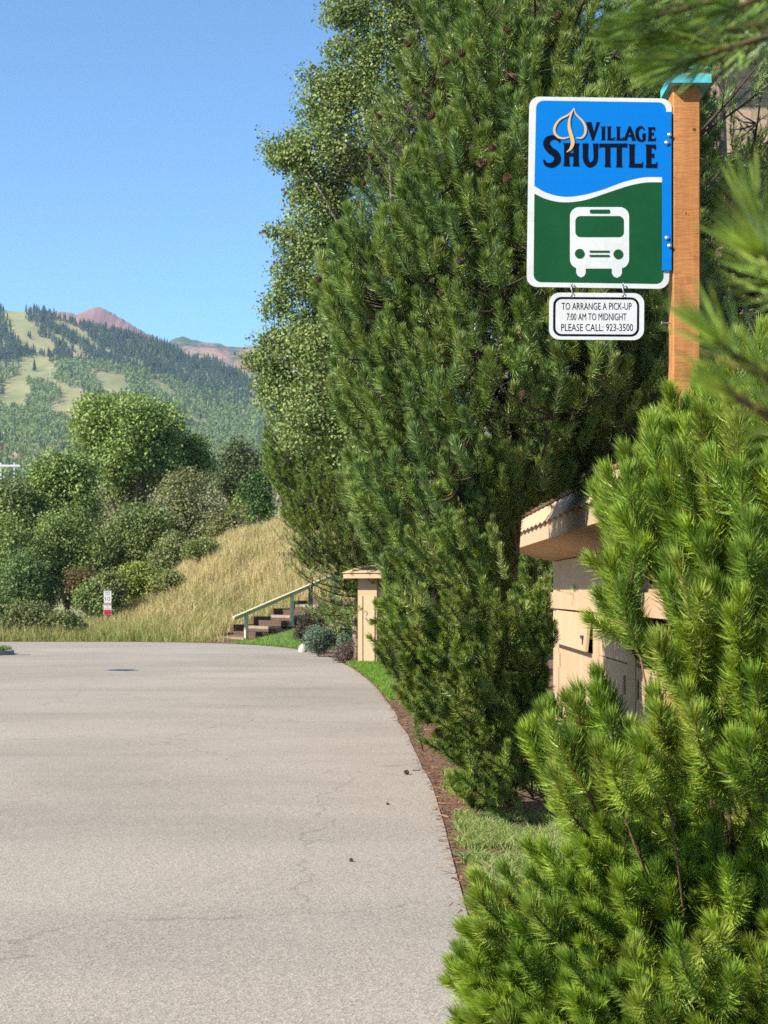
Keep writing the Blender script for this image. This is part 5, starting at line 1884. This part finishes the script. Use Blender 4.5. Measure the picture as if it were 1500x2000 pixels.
# nearer woods on the left foot of the hill are aspen, the upper slopes are spruce
limit = np.interp(cxp, [0, 260, 420, 700, 1000, 1500], [380, 395, 440, 490, 530, 620])
stand = 70 * np.sin(Xt * 0.021 + 2 * np.sin(Yt * 0.006)) * np.sin(Yt * 0.0105 + 0.8 + Xt * 0.004)
mixp = smooth(-30, 30, cyp - limit + stand + rs.normal(0, 12, n))
asp = ok & (rs.random(n) < mixp * 0.93)
con = ok & ~asp & (rs.random(n) < 0.95)
for nm, lab, sel, tf_, hrange, wk, cols in (('conifer_forest', 'dark spruce woods striping the upper ski hill', con, conifer_template, (6, 12.5), 0.95, [(0.032, 0.064, 0.034), (0.040, 0.076, 0.038), (0.027, 0.054, 0.032)]),
                                             ('aspen_forest', 'pale green aspen woods on the lower ski hill', asp, aspen_template, (6, 10), 1.0, [(0.17, 0.235, 0.075), (0.21, 0.27, 0.085), (0.14, 0.20, 0.07)])):
    idx = np.where(sel)[0]
    rs.shuffle(idx)
    mb = MB()
    for k in range(5):
        ii = idx[k::5]
        h_ = rs.uniform(*hrange, len(ii))
        tv, tf, tc = tf_(k + 1)
        scatter_template(mb, tv, tf, np.stack([Xt[ii], Yt[ii], Zt[ii]], -1), np.c_[h_ * wk * rs.uniform(0.85, 1.25, len(ii)), h_], rs.uniform(0, 6.28, len(ii)), pick(rs, len(ii), cols, 0.22), tc)
    o_ = mb.build(nm, M['leaf'])
    tag(o_, lab, 'forest', kind='stuff')
# the lone spruce and a few more on the open meadow
for k, (cx_, cy_, h_, lab) in enumerate(((180, 445, 15, 'lone dark spruce standing on the ski meadow'), (158, 275, 11, 'taller of two spruces on the brown upper ski run'), (148, 262, 8, 'shorter of two spruces on the brown upper ski run'))):
    q = hill_hit(cx_ / 2.679, 560 + cy_ / 2.679)
    r_ = thing('spruce_tree', lab, 'tree', tuple(q))
    tv, tf, tc = conifer_template(30 + k, 9, 9)
    mb = MB()
    scatter_template(mb, tv[:-4], tf[:-3], np.zeros((1, 3)), np.array([[h_ * 1.1, h_]]), np.zeros(1), np.array([[0.03, 0.06, 0.04]]), tc[:-4])
    mb.build('crown', M['leaf'], r_)
    mb = MB()
    mb.tube([(0, 0, -0.5), (0, 0, h_ * 0.5)], [0.25, 0.1], 6)
    mb.build('trunk', M['bark'], r_)


def mountain(name, label, profile, Y0, depth, mat, amp, seed, lo_px):
    rs_ = np.random.default_rng(seed)
    pr = np.array(profile, float)
    px = np.linspace(pr[0, 0], pr[-1, 0], 150)
    top = np.interp(px, pr[:, 0], pr[:, 1])
    X = (px - CX) / FPX * Y0
    Zt_ = EYE + (CY - top) / FPX * Y0
    ny_ = 40
    u = np.linspace(-1, 1, ny_)
    V = np.zeros((150, ny_, 3))
    w_ = [(rs_.uniform(0.005, 0.05), rs_.uniform(0.005, 0.05), rs_.uniform(0, 6.28), rs_.uniform(0.3, 1)) for _ in range(14)]
    for j in range(ny_):
        Yj = Y0 + u[j] * depth
        f = 1 - abs(u[j]) ** 1.2
        nz = sum(a_ * np.sin(kx * X + ky * Yj + ph) for kx, ky, ph, a_ in w_)
        V[:, j, 0] = X
        V[:, j, 1] = Yj
        V[:, j, 2] = Zt_ * f + nz * amp * (abs(u[j]) ** 0.5) * f + np.interp(px, pr[:, 0], np.zeros(len(pr))) + rs_.normal(0, amp * 0.12, 150) * f
    m = MB()
    m.add(V.reshape(-1, 3), [grid_faces(150, ny_)])
    o_ = m.build(name, mat, smooth_shade=True)
    tag(o_, label, kind='structure')


M['redrock'] = simple('red_scree', (0.24, 0.125, 0.11), (0.16, 0.085, 0.08), 0.012, 1, 0.0, (1, 0.4, 1))
mr, t, b = new_mat('forested_red_ridge')
c = ramp(t, noise(t, 0.012, 6, 0.7, coords(t, (1, 1, 3))), [(0.46, (0.035, 0.06, 0.045)), (0.54, (0.20, 0.11, 0.085)), (0.58, (0.24, 0.14, 0.105)), (0.64, (0.05, 0.075, 0.05))])
t.links.new(c, b.inputs['Base Color'])
b.inputs['Roughness'].default_value = 1
mountain('mountain', 'bare reddish mountain peak behind the ski hill', [(-200, 650), (60, 630), (110, 606), (128, 603), (155, 605), (163, 602), (172, 598), (190, 596), (198, 598), (212, 607), (240, 624), (272, 640), (300, 651), (330, 664), (380, 690), (450, 720)], 3000, 700, M['redrock'], 10, 4, 0)
mountain('mountain', 'low red-banded forest ridge right of the bare peak', [(250, 720), (330, 664), (345, 656), (363, 655), (372, 660), (400, 664), (450, 667), (500, 669), (540, 664), (580, 656), (640, 650), (800, 660), (1500, 700)], 2700, 500, mr, 8, 5, 0)

# small man-made things on the hill and in the valley
M['wallcream'] = simple('cream_stucco', (0.5, 0.42, 0.32), (0.42, 0.35, 0.26), 1, 0.9)
M['roofgrey'] = simple('grey_roof', (0.25, 0.23, 0.22), None, 1, 0.8)
M['roofred'] = simple('rust_roof', (0.3, 0.12, 0.07), None, 1, 0.8)


def house(name, label, px, py, w_, d_, h_, rot_, roofm, wallm, group=None):
    q_ = hill_hit(px, py)
    r_ = thing(name, label, 'building', tuple(q_), group, rot_)
    m = MB()
    m.box((0, 0, h_ / 2 - 2), (w_, d_, h_ + 4))
    m.build('wall', wallm, r_)
    m = MB()
    m.prism([(-w_ * 0.57, h_ + 0.01), (w_ * 0.57, h_ + 0.01), (0, h_ + w_ * 0.17)], -d_ * 0.56, d_ * 0.56)
    m.build('roof', roofm, r_)
    for k in range(3):
        m = MB()
        m.box((-w_ * 0.3 + k * w_ * 0.3, -d_ / 2 - 0.03, h_ * 0.6), (w_ * 0.14, 0.08, h_ * 0.3))
        m.build('window', M['darkin'], r_)


HG = 'lodges in the valley below the ski hill'
house('lodge_house', 'rust-roofed lodge at the far left foot of the ski hill', 8, 892, 10, 9, 5, 0.3, M['roofred'], M['wallcream'], HG)
house('lodge_house', 'tan lodge with a pale roof right of the rust-roofed one', 42, 892, 9, 9, 4, 0.2, M['roofgrey'], M['wallcream'], HG)
house('lodge_house', 'grey-roofed lodge right of the tallest oak', 415, 895, 9, 8, 4, -0.2, M['roofgrey'], M['wallcream'], HG)
house('lodge_house', 'broad brown lodge behind the dull scrub oak', 470, 900, 22, 10, 7, 0.1, M['roofgrey'], M['wallcream'], HG)
house('lodge_house', 'tiny brown lodge on the middle of the ski meadow', 199, 771, 12, 8, 3, 0.3, M['roofred'], M['tie'], HG)
M['liftgrey'] = simple('lift_steel', (0.45, 0.47, 0.48), None, 2, 0.5, metallic=0.3)


def pylon(label, px, py, h_, arm_):
    q_ = hill_hit(px, py)
    r_ = thing('lift_pylon', label, 'lift tower', tuple(q_), 'chairlift towers on the ski hill')
    m = MB()
    m.tube([(0, 0, -1), (0, 0, h_)], [0.45, 0.3], 8)
    m.build('mast', M['liftgrey'], r_)
    m = MB()
    m.box((0, 0, h_), (arm_, 0.5, 0.5))
    m.build('crossarm', M['liftgrey'], r_)


pylon('pale chairlift tower beside the upper left woods', 84, 694, 9, 6)
pylon('chairlift tower above the lone spruce at the meadow edge', 98, 735, 9, 5)
pylon('chairlift tower in the lower ski meadow above the tallest oak', 160, 795, 9, 5)
q_ = P(14, 935, 190)
r_ = thing('lift_pylon', 'near white lift gantry at the left edge above the trees', 'lift tower', (q_[0], 190, q_[2] - 6), 'chairlift towers on the ski hill')
for dx_ in (-0.75, 0.9):
    mb = MB()
    mb.tube([(dx_, 0, -12), (dx_, 0, 8)], [0.12, 0.10], 8)
    mb.build('mast', M['signwhite'], r_)
mb = MB()
mb.box((0, 0, 7.6), (3.2, 0.3, 0.25))
mb.build('crossarm', M['signwhite'], r_)
q_ = hill_hit(18, 597)
r_ = thing('lift_station', 'dark chairlift top station on the hilltop skyline', 'lift station', (q_[0], q_[1], q_[2]))
mb = MB()
mb.box((0, 0, 3.2), (12, 6, 2.4))
mb.box((-10, 0, 3.0), (5, 5, 4.5))
mb.build('hut', M['roofgrey'], r_)
for dx_ in (-4, 4):
    mb = MB()
    mb.tube([(dx_, 0, -3), (dx_, 0, 2.1)], 0.6, 8)
    mb.build('leg', M['liftgrey'], r_)
# ------------------------------------------------------------------ air
hm = bpy.data.materials.new('valley_haze')
hm.use_nodes = True
t = hm.node_tree
t.nodes.remove(t.nodes['Principled BSDF'])
pv = t.nodes.new('ShaderNodeVolumePrincipled')
pv.inputs['Color'].default_value = (0.50, 0.74, 1.0, 1)
pv.inputs['Density'].default_value = 0.00007
pv.inputs['Anisotropy'].default_value = 0.2
t.links.new(pv.outputs[0], t.nodes['Material Output'].inputs['Volume'])
mb = MB()
mb.box((-350, 1800, 300), (3400, 4300, 640))
hz = mb.build('haze', hm)
tag(hz, 'thin blue mountain haze', kind='stuff')
